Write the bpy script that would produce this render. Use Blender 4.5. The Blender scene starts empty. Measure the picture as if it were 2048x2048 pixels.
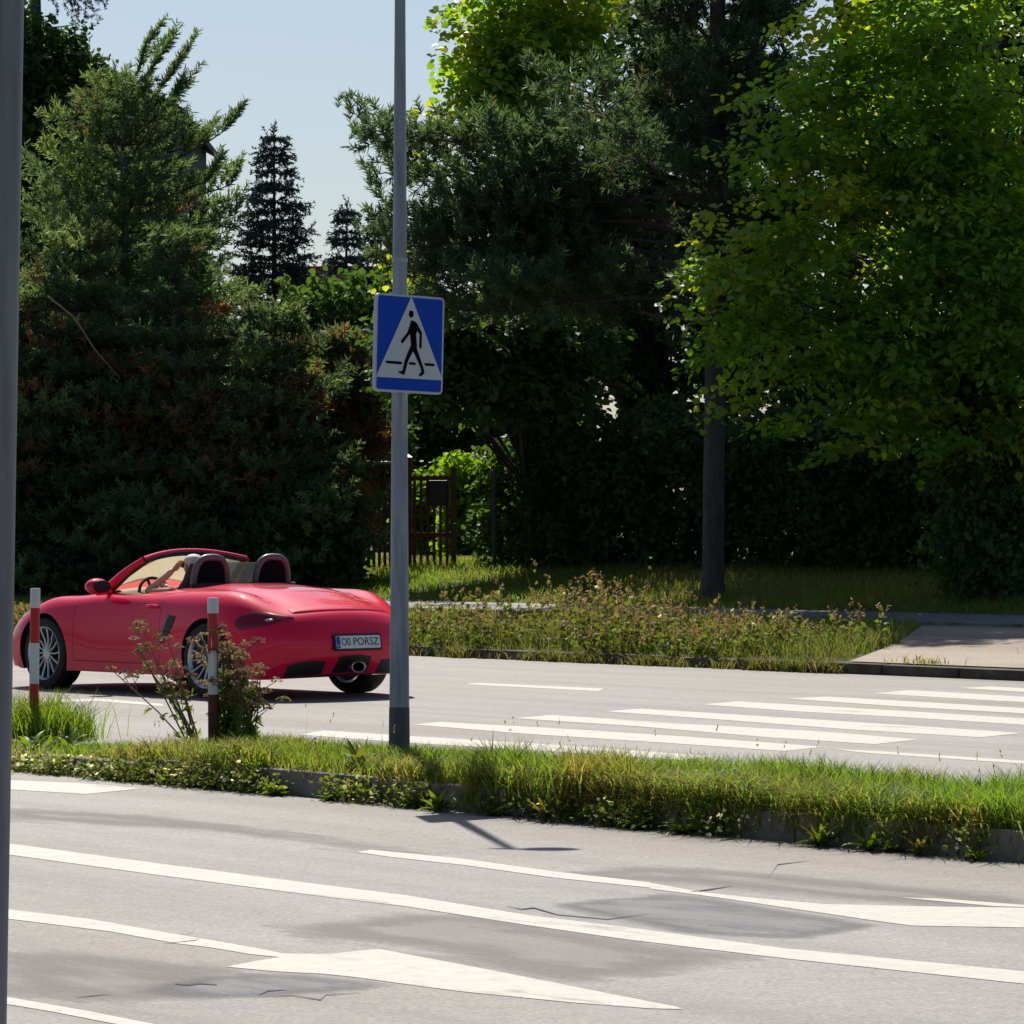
import bpy, bmesh, math, random
import numpy as np
from mathutils import Vector, Matrix

SC = bpy.context.scene
COL = SC.collection
rad = math.radians

# ------------------------------------------------------------------ camera
FOC = 7435.0            # focal length in pixels of the 2048 px photograph
CAM_H = 1.41
PITCH = math.atan(32.0 / FOC)
cam_d = bpy.data.cameras.new("camera")
cam = bpy.data.objects.new("camera", cam_d)
COL.objects.link(cam)
cam.location = (0, 0, CAM_H)
cam.rotation_euler = (rad(90) + PITCH, 0, 0)
cam_d.sensor_width = 36.0
cam_d.lens = 36.0 * FOC / 2048.0
cam_d.clip_start = 0.1
cam_d.clip_end = 3000.0
SC.camera = cam

# ------------------------------------------------------------------ sky, sun, exposure
SUN_EL, SUN_AZ = rad(51.0), rad(-9.0)        # azimuth measured from +Y towards +X
w = bpy.data.worlds.new("World")
SC.world = w
w.use_nodes = True
nt = w.node_tree
nt.nodes.clear()
sky = nt.nodes.new("ShaderNodeTexSky")
sky.sky_type = 'NISHITA'
sky.sun_disc = False
sky.sun_elevation = SUN_EL
sky.sun_rotation = SUN_AZ % (2 * math.pi)
sky.altitude = 100
sky.air_density = 1.0
sky.dust_density = 1.5
sky.ozone_density = 3.0
bg = nt.nodes.new("ShaderNodeBackground")
bg.inputs[1].default_value = 0.07
wo = nt.nodes.new("ShaderNodeOutputWorld")
nt.links.new(sky.outputs[0], bg.inputs[0])
nt.links.new(bg.outputs[0], wo.inputs[0])

TO_SUN = Vector((math.sin(SUN_AZ) * math.cos(SUN_EL), math.cos(SUN_AZ) * math.cos(SUN_EL), math.sin(SUN_EL)))
sl = bpy.data.lights.new("sun", 'SUN')
sl.energy = 5.0
sl.angle = rad(0.53)
sl.color = (1.0, 0.94, 0.85)
so = bpy.data.objects.new("sun", sl)
so.rotation_euler = (-TO_SUN).to_track_quat('-Z', 'Y').to_euler()
so.location = (0, 0, 40)
COL.objects.link(so)

SC.view_settings.view_transform = 'Standard'
SC.view_settings.look = 'None'
SC.view_settings.exposure = 0.35
SC.view_settings.gamma = 1.0
SC.render.engine = 'CYCLES'
SC.cycles.max_bounces = 8
SC.cycles.diffuse_bounces = 4
SC.cycles.transparent_max_bounces = 12

# ------------------------------------------------------------------ helpers
def ray(px, py):
    u = (px - 1024.0) / FOC
    v = (1024.0 - py) / FOC
    c, s = math.cos(PITCH), math.sin(PITCH)
    return np.array([u, c - v * s, s + v * c])

def G(px, py, z=0.0):                     # photo pixel -> point of the horizontal plane z
    d = ray(px, py)
    k = (z - CAM_H) / d[2]
    return Vector((d[0] * k, d[1] * k, z))

def at(px, py, Y):                        # photo pixel -> point at distance Y
    d = ray(px, py)
    k = Y / d[1]
    return Vector((d[0] * k, Y, CAM_H + d[2] * k))

TH = rad(40.0)
DV = Vector((-math.sin(TH), math.cos(TH), 0))      # along the road, away to the left
NV = Vector((math.cos(TH), math.sin(TH), 0))       # across the road, away from the camera
def ST(s, t, z=0.0):
    p = DV * s + NV * t
    return Vector((p.x, p.y, z))

def to_st(p):
    return (p[0] * DV.x + p[1] * DV.y, p[0] * NV.x + p[1] * NV.y)

T_PROF = [-600, 4.6, 4.75, 4.9, 25.6, 25.72, 31.0, 33.2, 37.4, 45, 70, 700]
Z_PROF = [0.10, 0.10, 0.10, -0.03, -0.03, 0.10, 0.30, 0.36, 0.80, 0.88, 0.95, 1.2]
def ground_z(t):
    return np.interp(t, T_PROF, Z_PROF)

def zxy(x, y):
    return float(ground_z(x * NV.x + y * NV.y))

class MB:                                  # gathers polygons for one mesh
    def __init__(s):
        s.v, s.f, s.m = [], [], []
    def add(s, vs, fs, mi=0, M=None):
        o = len(s.v)
        for p in vs:
            p = Vector(p)
            if M is not None:
                p = M @ p
            s.v.append(p)
        for f in fs:
            s.f.append([i + o for i in f]); s.m.append(mi)
    def box(s, c, size, mi=0, M=None):
        x, y, z = [k / 2 for k in size]
        vs = [Vector(c) + Vector((a * x, b * y, d * z)) for d in (-1, 1) for b in (-1, 1) for a in (-1, 1)]
        s.add(vs, [(0, 2, 3, 1), (4, 5, 7, 6), (0, 1, 5, 4), (2, 6, 7, 3), (0, 4, 6, 2), (1, 3, 7, 5)], mi, M)
    def tube(s, pts, radii, seg=8, mi=0, M=None, flat=None):
        pts = [Vector(p) for p in pts]
        n = len(pts)
        if not hasattr(radii, '__len__'):
            radii = [radii] * n
        vs, fs = [], []
        prev = None
        for i in range(n):
            t = (pts[min(i + 1, n - 1)] - pts[max(i - 1, 0)]).normalized()
            if prev is None:
                a = t.cross(Vector((0, 0, 1)))
                if a.length < 1e-3:
                    a = t.cross(Vector((0, 1, 0)))
            else:
                a = prev - t * prev.dot(t)
            a.normalize(); prev = a
            b = t.cross(a)
            for k in range(seg):
                an = 2 * math.pi * k / seg
                q = a * math.cos(an) + b * math.sin(an)
                vs.append(pts[i] + q * radii[i])
        for i in range(n - 1):
            for k in range(seg):
                k2 = (k + 1) % seg
                fs.append((i * seg + k, i * seg + k2, (i + 1) * seg + k2, (i + 1) * seg + k))
        fs.append(tuple(range(seg))[::-1])
        fs.append(tuple((n - 1) * seg + k for k in range(seg)))
        s.add(vs, fs, mi, M)
    def lathe(s, prof, seg=32, mi=0, M=None):           # prof = [(r, h)], axis +Z
        vs, fs = [], []
        n = len(prof)
        for k in range(seg):
            a = 2 * math.pi * k / seg
            for r, h in prof:
                vs.append((r * math.cos(a), r * math.sin(a), h))
        for k in range(seg):
            k2 = (k + 1) % seg
            for i in range(n - 1):
                fs.append((k * n + i, k2 * n + i, k2 * n + i + 1, k * n + i + 1))
        s.add(vs, fs, mi, M)
    def prism(s, poly, z0, z1, mi=0, M=None):
        n = len(poly)
        vs = [(p[0], p[1], z0) for p in poly] + [(p[0], p[1], z1) for p in poly]
        fs = [tuple(range(n))[::-1], tuple(range(n, 2 * n))]
        fs += [(i, (i + 1) % n, n + (i + 1) % n, n + i) for i in range(n)]
        s.add(vs, fs, mi, M)
    def ball(s, c, r, seg=12, ring=8, mi=0, M=None):
        if not hasattr(r, '__len__'):
            r = (r, r, r)
        vs, fs = [], []
        for i in range(ring + 1):
            ph = math.pi * i / ring
            for k in range(seg):
                a = 2 * math.pi * k / seg
                vs.append((c[0] + r[0] * math.sin(ph) * math.cos(a), c[1] + r[1] * math.sin(ph) * math.sin(a), c[2] + r[2] * math.cos(ph)))
        for i in range(ring):
            for k in range(seg):
                k2 = (k + 1) % seg
                fs.append((i * seg + k, (i + 1) * seg + k, (i + 1) * seg + k2, i * seg + k2))
        s.add(vs, fs, mi, M)
    def grid(s, P, mi=0, M=None, closed=False):          # P[i][j] points
        n, m = len(P), len(P[0])
        vs = [p for row in P for p in row]
        fs = []
        for i in range(n - 1):
            for j in range(m - 1):
                fs.append((i * m + j, i * m + j + 1, (i + 1) * m + j + 1, (i + 1) * m + j))
        s.add(vs, fs, mi, M)
    def build(s, name, mats, parent=None, smooth=None, bevel=0.0, weld=True):
        bm = bmesh.new()
        bv = [bm.verts.new(p) for p in s.v]
        for f, mi in zip(s.f, s.m):
            try:
                bf = bm.faces.new([bv[i] for i in f]); bf.material_index = mi
            except ValueError:
                pass
        if weld:
            bmesh.ops.remove_doubles(bm, verts=bm.verts, dist=1e-5)
            bmesh.ops.recalc_face_normals(bm, faces=bm.faces)
        me = bpy.data.meshes.new(name)
        bm.to_mesh(me); bm.free()
        if not isinstance(mats, (list, tuple)):
            mats = [mats]
        for m in mats:
            me.materials.append(m)
        if smooth is not None:
            for p in me.polygons:
                p.use_smooth = True
            me.set_sharp_from_angle(angle=rad(smooth))
        o = bpy.data.objects.new(name, me)
        COL.objects.link(o)
        if parent is not None:
            o.parent = parent
        if bevel > 0:
            b = o.modifiers.new("bevel", 'BEVEL')
            b.width = bevel; b.segments = 2; b.limit_method = 'ANGLE'; b.angle_limit = rad(40)
        return o

def arr_mesh(name, V, faces, mats, parent=None, tint=None, smooth=False, midx=None):
    """big meshes straight from numpy arrays; faces is a list of (n,k) index arrays"""
    me = bpy.data.meshes.new(name)
    V = np.asarray(V, dtype=np.float32)
    faces = [np.asarray(f, dtype=np.int32) for f in faces if len(f)]
    nl = sum(f.size for f in faces); npoly = sum(len(f) for f in faces)
    me.vertices.add(len(V)); me.vertices.foreach_set("co", V.ravel())
    me.loops.add(nl); me.loops.foreach_set("vertex_index", np.concatenate([f.ravel() for f in faces]))
    me.polygons.add(npoly)
    sizes = np.concatenate([np.full(len(f), f.shape[1], dtype=np.int32) for f in faces])
    starts = np.concatenate([[0], np.cumsum(sizes)[:-1]]).astype(np.int32)
    me.polygons.foreach_set("loop_start", starts)
    if smooth:
        me.polygons.foreach_set("use_smooth", np.ones(npoly, dtype=bool))
    if midx is not None:
        me.polygons.foreach_set("material_index", np.asarray(midx, dtype=np.int32))
    me.update(calc_edges=True)
    if tint is not None:
        a = me.attributes.new("tint", 'FLOAT', 'POINT')
        a.data.foreach_set("value", np.asarray(tint, dtype=np.float32))
    if not isinstance(mats, (list, tuple)):
        mats = [mats]
    for m in mats:
        me.materials.append(m)
    o = bpy.data.objects.new(name, me)
    COL.objects.link(o)
    if parent is not None:
        o.parent = parent
    return o

def tag(o, label=None, cat=None, group=None, kind=None):
    if label: o["label"] = label
    if cat: o["category"] = cat
    if group: o["group"] = group
    if kind: o["kind"] = kind
    return o

def empty(name, loc, rotz=0.0):
    o = bpy.data.objects.new(name, None)
    o.empty_display_size = 0.2
    o.location = loc; o.rotation_euler = (0, 0, rotz)
    COL.objects.link(o)
    return o

def copy_tree(o, parent=None):
    c = o.copy(); COL.objects.link(c)
    if parent is not None:
        c.parent = parent
    for ch in list(o.children):
        copy_tree(ch, c)
    return c

# ------------------------------------------------------------------ materials
class NT:
    def __init__(s, name):
        s.m = bpy.data.materials.new(name); s.m.use_nodes = True
        s.t = s.m.node_tree; s.t.nodes.clear()
        s.out = s.n("ShaderNodeOutputMaterial")
    def n(s, kind, **kw):
        x = s.t.nodes.new(kind)
        for k, v in kw.items():
            setattr(x, k, v)
        return x
    def l(s, a, b):
        s.t.links.new(a, b)
    def noise(s, scale, detail=4, rough=0.6, vec=None, dist=0.0):
        x = s.n("ShaderNodeTexNoise")
        x.inputs["Scale"].default_value = scale; x.inputs["Detail"].default_value = detail
        x.inputs["Roughness"].default_value = rough; x.inputs["Distortion"].default_value = dist
        if vec is not None: s.l(vec, x.inputs["Vector"])
        return x.outputs["Fac"]
    def ramp(s, fac, stops):
        x = s.n("ShaderNodeValToRGB")
        e = x.color_ramp.elements
        while len(e) < len(stops): e.new(0.5)
        for el, (p, c) in zip(e, stops):
            el.position = p
            el.color = (c[0], c[1], c[2], 1) if hasattr(c, '__len__') else (c, c, c, 1)
        s.l(fac, x.inputs[0])
        return x.outputs[0]
    def mix(s, fac, a, b, mode='MIX'):
        x = s.n("ShaderNodeMix", data_type='RGBA', blend_type=mode)
        for sock, val in ((x.inputs[0], fac), (x.inputs[6], a), (x.inputs[7], b)):
            if hasattr(val, 'is_output'): s.l(val, sock)
            elif hasattr(val, '__len__'): sock.default_value = (val[0], val[1], val[2], 1)
            else: sock.default_value = val
        return x.outputs[2]
    def obj_vec(s, scale=(1, 1, 1), rot=(0, 0, 0)):
        tc = s.n("ShaderNodeTexCoord"); mp = s.n("ShaderNodeMapping")
        mp.inputs["Scale"].default_value = scale; mp.inputs["Rotation"].default_value = rot
        mp.vector_type = 'TEXTURE' if False else 'POINT'
        s.l(tc.outputs["Object"], mp.inputs[0])
        return mp.outputs[0]
    def pbsdf(s, color, rough=0.5, metal=0.0, coat=0.0, spec=0.5, bump=None, bump_d=0.01, bump_s=0.5):
        b = s.n("ShaderNodeBsdfPrincipled")
        for key, val in (("Base Color", color), ("Roughness", rough)):
            if hasattr(val, 'is_output'): s.l(val, b.inputs[key])
            elif hasattr(val, '__len__'): b.inputs[key].default_value = (val[0], val[1], val[2], 1)
            else: b.inputs[key].default_value = val
        b.inputs["Metallic"].default_value = metal
        b.inputs["Coat Weight"].default_value = coat
        b.inputs["Coat Roughness"].default_value = 0.03
        b.inputs["Specular IOR Level"].default_value = spec
        if bump is not None:
            bp = s.n("ShaderNodeBump"); bp.inputs["Distance"].default_value = bump_d
            bp.inputs["Strength"].default_value = bump_s
            s.l(bump, bp.inputs["Height"]); s.l(bp.outputs[0], b.inputs["Normal"])
        return b
    def done(s, shader):
        s.l(shader.outputs[0] if hasattr(shader, 'outputs') else shader, s.out.inputs[0])
        return s.m

def plain(name, col, rough=0.5, metal=0.0, coat=0.0, spec=0.4, var=0.12, scale=6.0, stretch=1.0):
    """a procedural material: a base colour with soft uneven wear"""
    k = NT(name)
    f = k.noise(scale, 5, 0.6, k.obj_vec((1, 1, stretch)))
    lo = [c * (1 - var) for c in col]; hi = [min(1, c * (1 + var)) for c in col]
    c = k.ramp(f, [(0.3, lo), (0.7, hi)])
    return k.done(k.pbsdf(c, rough, metal, coat, spec))

ROADROT = (0, 0, -(math.pi / 2 + TH))     # object coords -> x along the road
def road_vec(k, sx, sy):
    tc = k.n("ShaderNodeTexCoord")
    vr = k.n("ShaderNodeVectorRotate", rotation_type='Z_AXIS')
    vr.inputs["Angle"].default_value = -(math.pi / 2 + TH)
    k.l(tc.outputs["Object"], vr.inputs["Vector"])
    mp = k.n("ShaderNodeMapping"); mp.inputs["Scale"].default_value = (sx, sy, 1)
    k.l(vr.outputs[0], mp.inputs[0])
    return mp.outputs[0]

def asphalt(name, a, b, c, rough=0.75):
    k = NT(name)
    big = k.noise(0.55, 3, 0.55, road_vec(k, 0.22, 1.0))
    streak = k.noise(1.6, 4, 0.6, road_vec(k, 0.06, 1.0))
    fine = k.noise(46, 3, 0.75, k.obj_vec())
    mid = k.noise(9, 4, 0.7, k.obj_vec())
    col = k.ramp(big, [(0.35, a), (0.52, b), (0.66, c)])
    col = k.mix(0.75, col, k.ramp(streak, [(0.32, 0.70), (0.5, 1.0), (0.7, 1.14)]), 'MULTIPLY')
    col = k.mix(0.55, col, k.ramp(mid, [(0.3, 0.72), (0.7, 1.2)]), 'MULTIPLY')
    col = k.mix(0.8, col, k.ramp(fine, [(0.30, 0.5), (0.5, 1.0), (0.72, 1.5)]), 'MULTIPLY')
    return k.done(k.pbsdf(col, rough, spec=0.5, bump=fine, bump_d=0.004, bump_s=0.6))

def leafy(name, stops, trans=0.45, rough=0.5, tr_gain=1.6, tr_tint=(1.15, 1.05, 0.35), spec=0.15):
    """leaves and blades: colour picked by the per-leaf tint, light shines through"""
    k = NT(name)
    at_ = k.n("ShaderNodeAttribute"); at_.attribute_name = "tint"
    col = k.ramp(at_.outputs["Fac"], stops)
    p = k.pbsdf(col, rough, spec=spec)
    tcol = k.mix(1.0, col, [t * tr_gain for t in tr_tint], 'MULTIPLY')
    tr = k.n("ShaderNodeBsdfTranslucent"); k.l(tcol, tr.inputs[0])
    mx = k.n("ShaderNodeMixShader"); mx.inputs[0].default_value = trans
    k.l(p.outputs[0], mx.inputs[1]); k.l(tr.outputs[0], mx.inputs[2])
    return k.done(mx)

M = {}
M['asphalt'] = asphalt("asphalt", (0.183, 0.161, 0.144), (0.231, 0.216, 0.200), (0.206, 0.197, 0.190))
M['far_path'] = asphalt("path_asphalt", (0.16, 0.155, 0.155), (0.19, 0.185, 0.18), (0.2, 0.195, 0.19))
M['apron'] = asphalt("apron_paving", (0.24, 0.19, 0.145), (0.31, 0.25, 0.195), (0.27, 0.22, 0.175), 0.85)
k = NT("road_paint")
f1 = k.noise(2.2, 6, 0.72, road_vec(k, 0.35, 1.3))
f2 = k.noise(38, 4, 0.75, k.obj_vec())
f3 = k.noise(11, 5, 0.7, k.obj_vec())
wear = k.mix(1.0, k.ramp(f1, [(0.26, 0.35), (0.42, 1.0)]), k.ramp(f2, [(0.26, 0.4), (0.38, 1.0)]), 'MULTIPLY')
wear = k.mix(1.0, wear, k.ramp(f3, [(0.24, 0.4), (0.36, 1.0)]), 'MULTIPLY')
pc = k.mix(k.ramp(f3, [(0.35, 0.0), (0.7, 1.0)]), (0.42, 0.395, 0.35), (0.52, 0.495, 0.445))
pb = k.pbsdf(pc, 0.7, spec=0.3)
tr = k.n("ShaderNodeBsdfTransparent"); mx = k.n("ShaderNodeMixShader")
k.l(wear, mx.inputs[0]); k.l(tr.outputs[0], mx.inputs[1]); k.l(pb.outputs[0], mx.inputs[2])
M['paint'] = k.done(mx)
# worn repair: its edge crumbles into the old surface
k = NT("asphalt_repair")
at_ = k.n("ShaderNodeAttribute"); at_.attribute_name = "fade"
f1 = k.noise(2.6, 6, 0.7, road_vec(k, 0.5, 1.4)); f2 = k.noise(60, 3, 0.7, k.obj_vec())
col = k.ramp(f1, [(0.3, (0.075, 0.076, 0.082)), (0.5, (0.12, 0.12, 0.124)), (0.7, (0.175, 0.17, 0.167))])
col = k.mix(0.8, col, k.ramp(f2, [(0.28, 0.6), (0.5, 1.0), (0.75, 1.3)]), 'MULTIPLY')
ad = k.n("ShaderNodeMath", operation='MULTIPLY_ADD'); k.l(f1, ad.inputs[0]); ad.inputs[1].default_value = 1.6; ad.inputs[2].default_value = -1.15
sm = k.n("ShaderNodeMath", operation='MULTIPLY_ADD'); k.l(at_.outputs["Fac"], sm.inputs[0]); sm.inputs[1].default_value = 1.35; k.l(ad.outputs[0], sm.inputs[2]); sm.use_clamp = True
pb = k.pbsdf(col, 0.8, bump=f2, bump_d=0.005)
tr = k.n("ShaderNodeBsdfTransparent"); mx = k.n("ShaderNodeMixShader")
k.l(sm.outputs[0], mx.inputs[0]); k.l(tr.outputs[0], mx.inputs[1]); k.l(pb.outputs[0], mx.inputs[2])
M['patch'] = k.done(mx)
# browner, tyre-polished stretches
k = NT("asphalt_polished")
at_ = k.n("ShaderNodeAttribute"); at_.attribute_name = "fade"
f1 = k.noise(2.6, 6, 0.7, road_vec(k, 0.5, 1.4)); f2 = k.noise(60, 3, 0.7, k.obj_vec())
col = k.ramp(f1, [(0.3, (0.15, 0.132, 0.12)), (0.5, (0.17, 0.153, 0.14)), (0.7, (0.195, 0.178, 0.166))])
col = k.mix(0.8, col, k.ramp(f2, [(0.28, 0.6), (0.5, 1.0), (0.75, 1.3)]), 'MULTIPLY')
ad = k.n("ShaderNodeMath", operation='MULTIPLY_ADD'); k.l(f1, ad.inputs[0]); ad.inputs[1].default_value = 1.6; ad.inputs[2].default_value = -.75
sm = k.n("ShaderNodeMath", operation='MULTIPLY_ADD'); k.l(at_.outputs["Fac"], sm.inputs[0]); sm.inputs[1].default_value = 1.35; k.l(ad.outputs[0], sm.inputs[2]); sm.use_clamp = True
pb = k.pbsdf(col, 0.8, bump=f2, bump_d=0.005)
tr = k.n("ShaderNodeBsdfTransparent"); mx = k.n("ShaderNodeMixShader")
k.l(sm.outputs[0], mx.inputs[0]); k.l(tr.outputs[0], mx.inputs[1]); k.l(pb.outputs[0], mx.inputs[2])
M['polish'] = k.done(mx)
k = NT("kerb_concrete")
f1 = k.noise(5, 6, 0.7, k.obj_vec())
M['kerb'] = k.done(k.pbsdf(k.ramp(f1, [(0.3, (0.07, 0.055, 0.042)), (0.55, (0.19, 0.165, 0.135)), (0.75, (0.28, 0.26, 0.23))]), 0.85, bump=f1, bump_d=0.01))
k = NT("dirty_kerb")
f1 = k.noise(4, 6, 0.7, k.obj_vec())
M['kerb_dirty'] = k.done(k.pbsdf(k.ramp(f1, [(0.3, (0.03, 0.022, 0.015)), (0.55, (0.08, 0.062, 0.045)), (0.75, (0.17, 0.15, 0.125))]), 0.9, bump=f1, bump_d=0.015))
k = NT("bare_soil")
f1 = k.noise(8, 6, 0.7, k.obj_vec())
M['soil'] = k.done(k.pbsdf(k.ramp(f1, [(0.3, (0.035, 0.03, 0.018)), (0.55, (0.075, 0.065, 0.035)), (0.75, (0.13, 0.11, 0.07))]), 0.95, bump=f1, bump_d=0.02))
k = NT("turf_ground")
f1 = k.noise(1.2, 6, 0.7, k.obj_vec())
M['ground'] = k.done(k.pbsdf(k.ramp(f1, [(0.3, (0.045, 0.05, 0.016)), (0.55, (0.07, 0.075, 0.025)), (0.75, (0.11, 0.10, 0.045))]), 0.95))
GRASS = [(0.0, (0.23, 0.17, 0.085)), (0.25, (0.20, 0.165, 0.07)), (0.5, (0.14, 0.155, 0.04)), (0.75, (0.095, 0.155, 0.022)), (1.0, (0.12, 0.22, 0.022))]
M['grass'] = leafy("grass_blades", GRASS, 0.5, 0.5, 2.3, (1.1, 1.08, 0.5))
M['weed'] = leafy("weed_growth", [(0.0, (0.19, 0.12, 0.08)), (0.25, (0.20, 0.15, 0.085)), (0.45, (0.13, 0.125, 0.04)), (0.75, (0.09, 0.13, 0.022)), (0.93, (0.11, 0.17, 0.03)), (1.0, (0.65, 0.62, 0.5))], 0.45, 0.55, 1.8, (1.1, 1.05, 0.6))
M['linden'] = leafy("linden_leaves", [(0.0, (0.066, 0.150, 0.034)), (0.5, (0.10, 0.19, 0.034)), (1.0, (0.19, 0.22, 0.03))], 0.5, 0.42, 3.4, (1.12, 1.0, 0.22), 0.35)
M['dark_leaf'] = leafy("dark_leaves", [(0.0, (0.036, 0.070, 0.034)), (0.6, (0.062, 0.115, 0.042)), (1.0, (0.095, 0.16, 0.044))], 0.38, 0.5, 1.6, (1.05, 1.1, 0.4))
M['pine'] = leafy("pine_needles", [(0.0, (0.24, 0.135, 0.085)), (0.12, (0.18, 0.11, 0.06)), (0.2, (0.046, 0.084, 0.060)), (0.6, (0.10, 0.158, 0.086)), (1.0, (0.18, 0.25, 0.105))], 0.42, 0.5, 1.8, (1.1, 1.05, 0.5), 0.08)
M['spruce'] = leafy("spruce_needles", [(0.0, (0.032, 0.054, 0.060)), (1.0, (0.070, 0.10, 0.086))], 0.12, 0.55, 1.0, (1, 1, 0.8), 0.03)
M['thuja'] = leafy("bright_shrub_leaves", [(0.0, (0.08, 0.15, 0.016)), (1.0, (0.15, 0.24, 0.025))], 0.5, 0.5, 2.2, (1.1, 1.1, 0.4))
k = NT("tree_bark")
f1 = k.noise(14, 6, 0.75, k.obj_vec((1, 1, 0.25)))
M['bark'] = k.done(k.pbsdf(k.ramp(f1, [(0.3, (0.03, 0.027, 0.028)), (0.7, (0.10, 0.088, 0.082))]), 0.9, bump=f1, bump_d=0.02))
M['dead_twig'] = plain("bare_dead_wood", (0.32, 0.25, 0.18), 0.8)
# ------------------------------------------------------------------ ground, roads, kerbs, markings
rng = np.random.default_rng(11)
def st_sheet(name, ts, zs, s0, s1, ns, mat_, z_off=0.0, kind='structure', wob=0.0):
    ss = np.linspace(s0, s1, ns)
    vs, fs = [], []
    for s_ in ss:
        for t_, z_ in zip(ts, zs):
            vs.append(tuple(ST(s_, t_, z_ + z_off)))
    m = len(ts)
    f = [(i * m + j, i * m + j + 1, (i + 1) * m + j + 1, (i + 1) * m + j) for i in range(ns - 1) for j in range(m - 1)]
    o = arr_mesh(name, np.array(vs), [np.array(f)], mat_, smooth=False)
    tag(o, kind=kind)
    return o

tt = [-600, -60, 4.55, 4.9, 12.0, 18.0, 25.55, 25.72, 27, 29, 31.0, 33.2, 35, 37.4, 41, 45, 55, 70, 150, 300, 700]
st_sheet("ground", tt, [ground_z(t) for t in tt], -500, 700, 60, M['ground'])
st_sheet("near_carriageway", [4.85, 8, 11.7], [0, 0, 0], -60, 160, 45, M['asphalt'])
st_sheet("far_carriageway", [13.08, 20, 25.7], [0, 0, 0], -60, 160, 45, M['asphalt'])
st_sheet("near_pavement", [2.0, 4.62], [0.108, 0.108], -60, 160, 30, M['apron'])

def kerb(name, t0, t1, s0, s1, h, dropf=None, km=None):
    b = MB()
    n = int((s1 - s0) / 1.0)
    for i in range(n):
        a = s0 + i * (s1 - s0) / n + 0.006; c = s0 + (i + 1) * (s1 - s0) / n - 0.006
        dz = rng.uniform(-0.008, 0.008); dt = rng.uniform(-0.008, 0.008)
        q = [ST(a, t0 + dt), ST(c, t0 + dt), ST(c, t1 + dt), ST(a, t1 + dt)]
        hf = h if dropf is None else h * float(np.interp((a + c) / 2, [17.3, 18.2], [1.0, 0.14]))
        b.prism([(p.x, p.y) for p in q], -0.02, hf + dz * hf / h)
    o = b.build(name, km or M['kerb'], bevel=0.012)
    tag(o, kind='structure'); return o
kerb("near_kerb", 4.62, 4.80, -30, 60, 0.115)
kerb("median_kerb", 11.72, 11.87, 4, 40, 0.13, 1)
kerb("median_back_kerb", 12.98, 13.12, 4, 40, 0.13, 1)
kerb("verge_kerb", 25.60, 25.76, 10, 70, 0.10, None, M['kerb_dirty'])

# median soil, lightly crowned, dropping to road level at the crossing on the left
ts = [11.86, 12.05, 12.4, 12.8, 12.99]; zs = [0.115, 0.13, 0.14, 0.13, 0.115]
def drop(s_):
    return np.interp(s_, [17.35, 18.1], [1.0, 0.12])
def median_z(t, s_):
    return np.interp(t, ts, zs) * drop(s_)
vs = []
ss_ = np.concatenate([np.linspace(4, 17.2, 40), np.linspace(17.35, 18.1, 6), np.linspace(18.4, 40, 20)])
for s_ in ss_:
    for t_ in ts:
        vs.append(tuple(ST(s_, t_, float(median_z(t_, s_)))))
m_ = len(ts)
tag(arr_mesh("median_soil", np.array(vs), [np.array([(i * m_ + j, i * m_ + j + 1, (i + 1) * m_ + j + 1, (i + 1) * m_ + j) for i in range(len(ss_) - 1) for j in range(m_ - 1)])], M['soil']), kind='structure')
b = MB()
for i in range(8):
    for j in range(2):
        q = [ST(18.25 + i * .5 + .004, 11.90 + j * .32), ST(18.25 + (i + 1) * .5 - .004, 11.90 + j * .32), ST(18.25 + (i + 1) * .5 - .004, 11.90 + (j + 1) * .32 - .006), ST(18.25 + i * .5 + .004, 11.90 + (j + 1) * .32 - .006)]
        b.prism([(p.x, p.y) for p in q], -0.01, 0.026 + rng.uniform(-.003, .003))
tag(b.build("refuge_paving", M['apron'], bevel=0.004), kind='structure')

# kerbside apron and far path
q = [(25.78, 8), (25.78, 25.3), (28.2, 25.9), (31.0, 26.3), (31.0, 8)]
rows = []
vs, fs = [], []
tl = [25.77, 26.6, 27.6, 28.6, 29.8, 31.0]
for j, t_ in enumerate(tl):
    send = np.interp(t_, [25.77, 28.2, 31.0], [25.6, 27.3, 29.6])
    for i in range(20):
        vs.append(tuple(ST(8 + (send - 8) * i / 19, t_, float(ground_z(t_)) + 0.012)))
fs = [(j * 20 + i, j * 20 + i + 1, (j + 1) * 20 + i + 1, (j + 1) * 20 + i) for j in range(len(tl) - 1) for i in range(19)]
tag(arr_mesh("apron", np.array(vs), [np.array(fs)], M['apron']), kind='structure')
st_sheet("far_path", [31.0, 32, 33.1], [ground_z(31.0) + .016, ground_z(32) + .016, ground_z(33.1) + .016], 0, 80, 40, M['far_path'])
b = MB()
for i in range(60):
    a = 5 + i * 1.0
    q = [ST(a, 30.86), ST(a + 0.985, 30.86), ST(a + 0.985, 30.97), ST(a, 30.97)]
    b.prism([(p.x, p.y) for p in q], 0.2, float(ground_z(30.9)) + 0.05)
tag(b.build("path_edging", M['kerb'], bevel=0.008), kind='structure')

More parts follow.
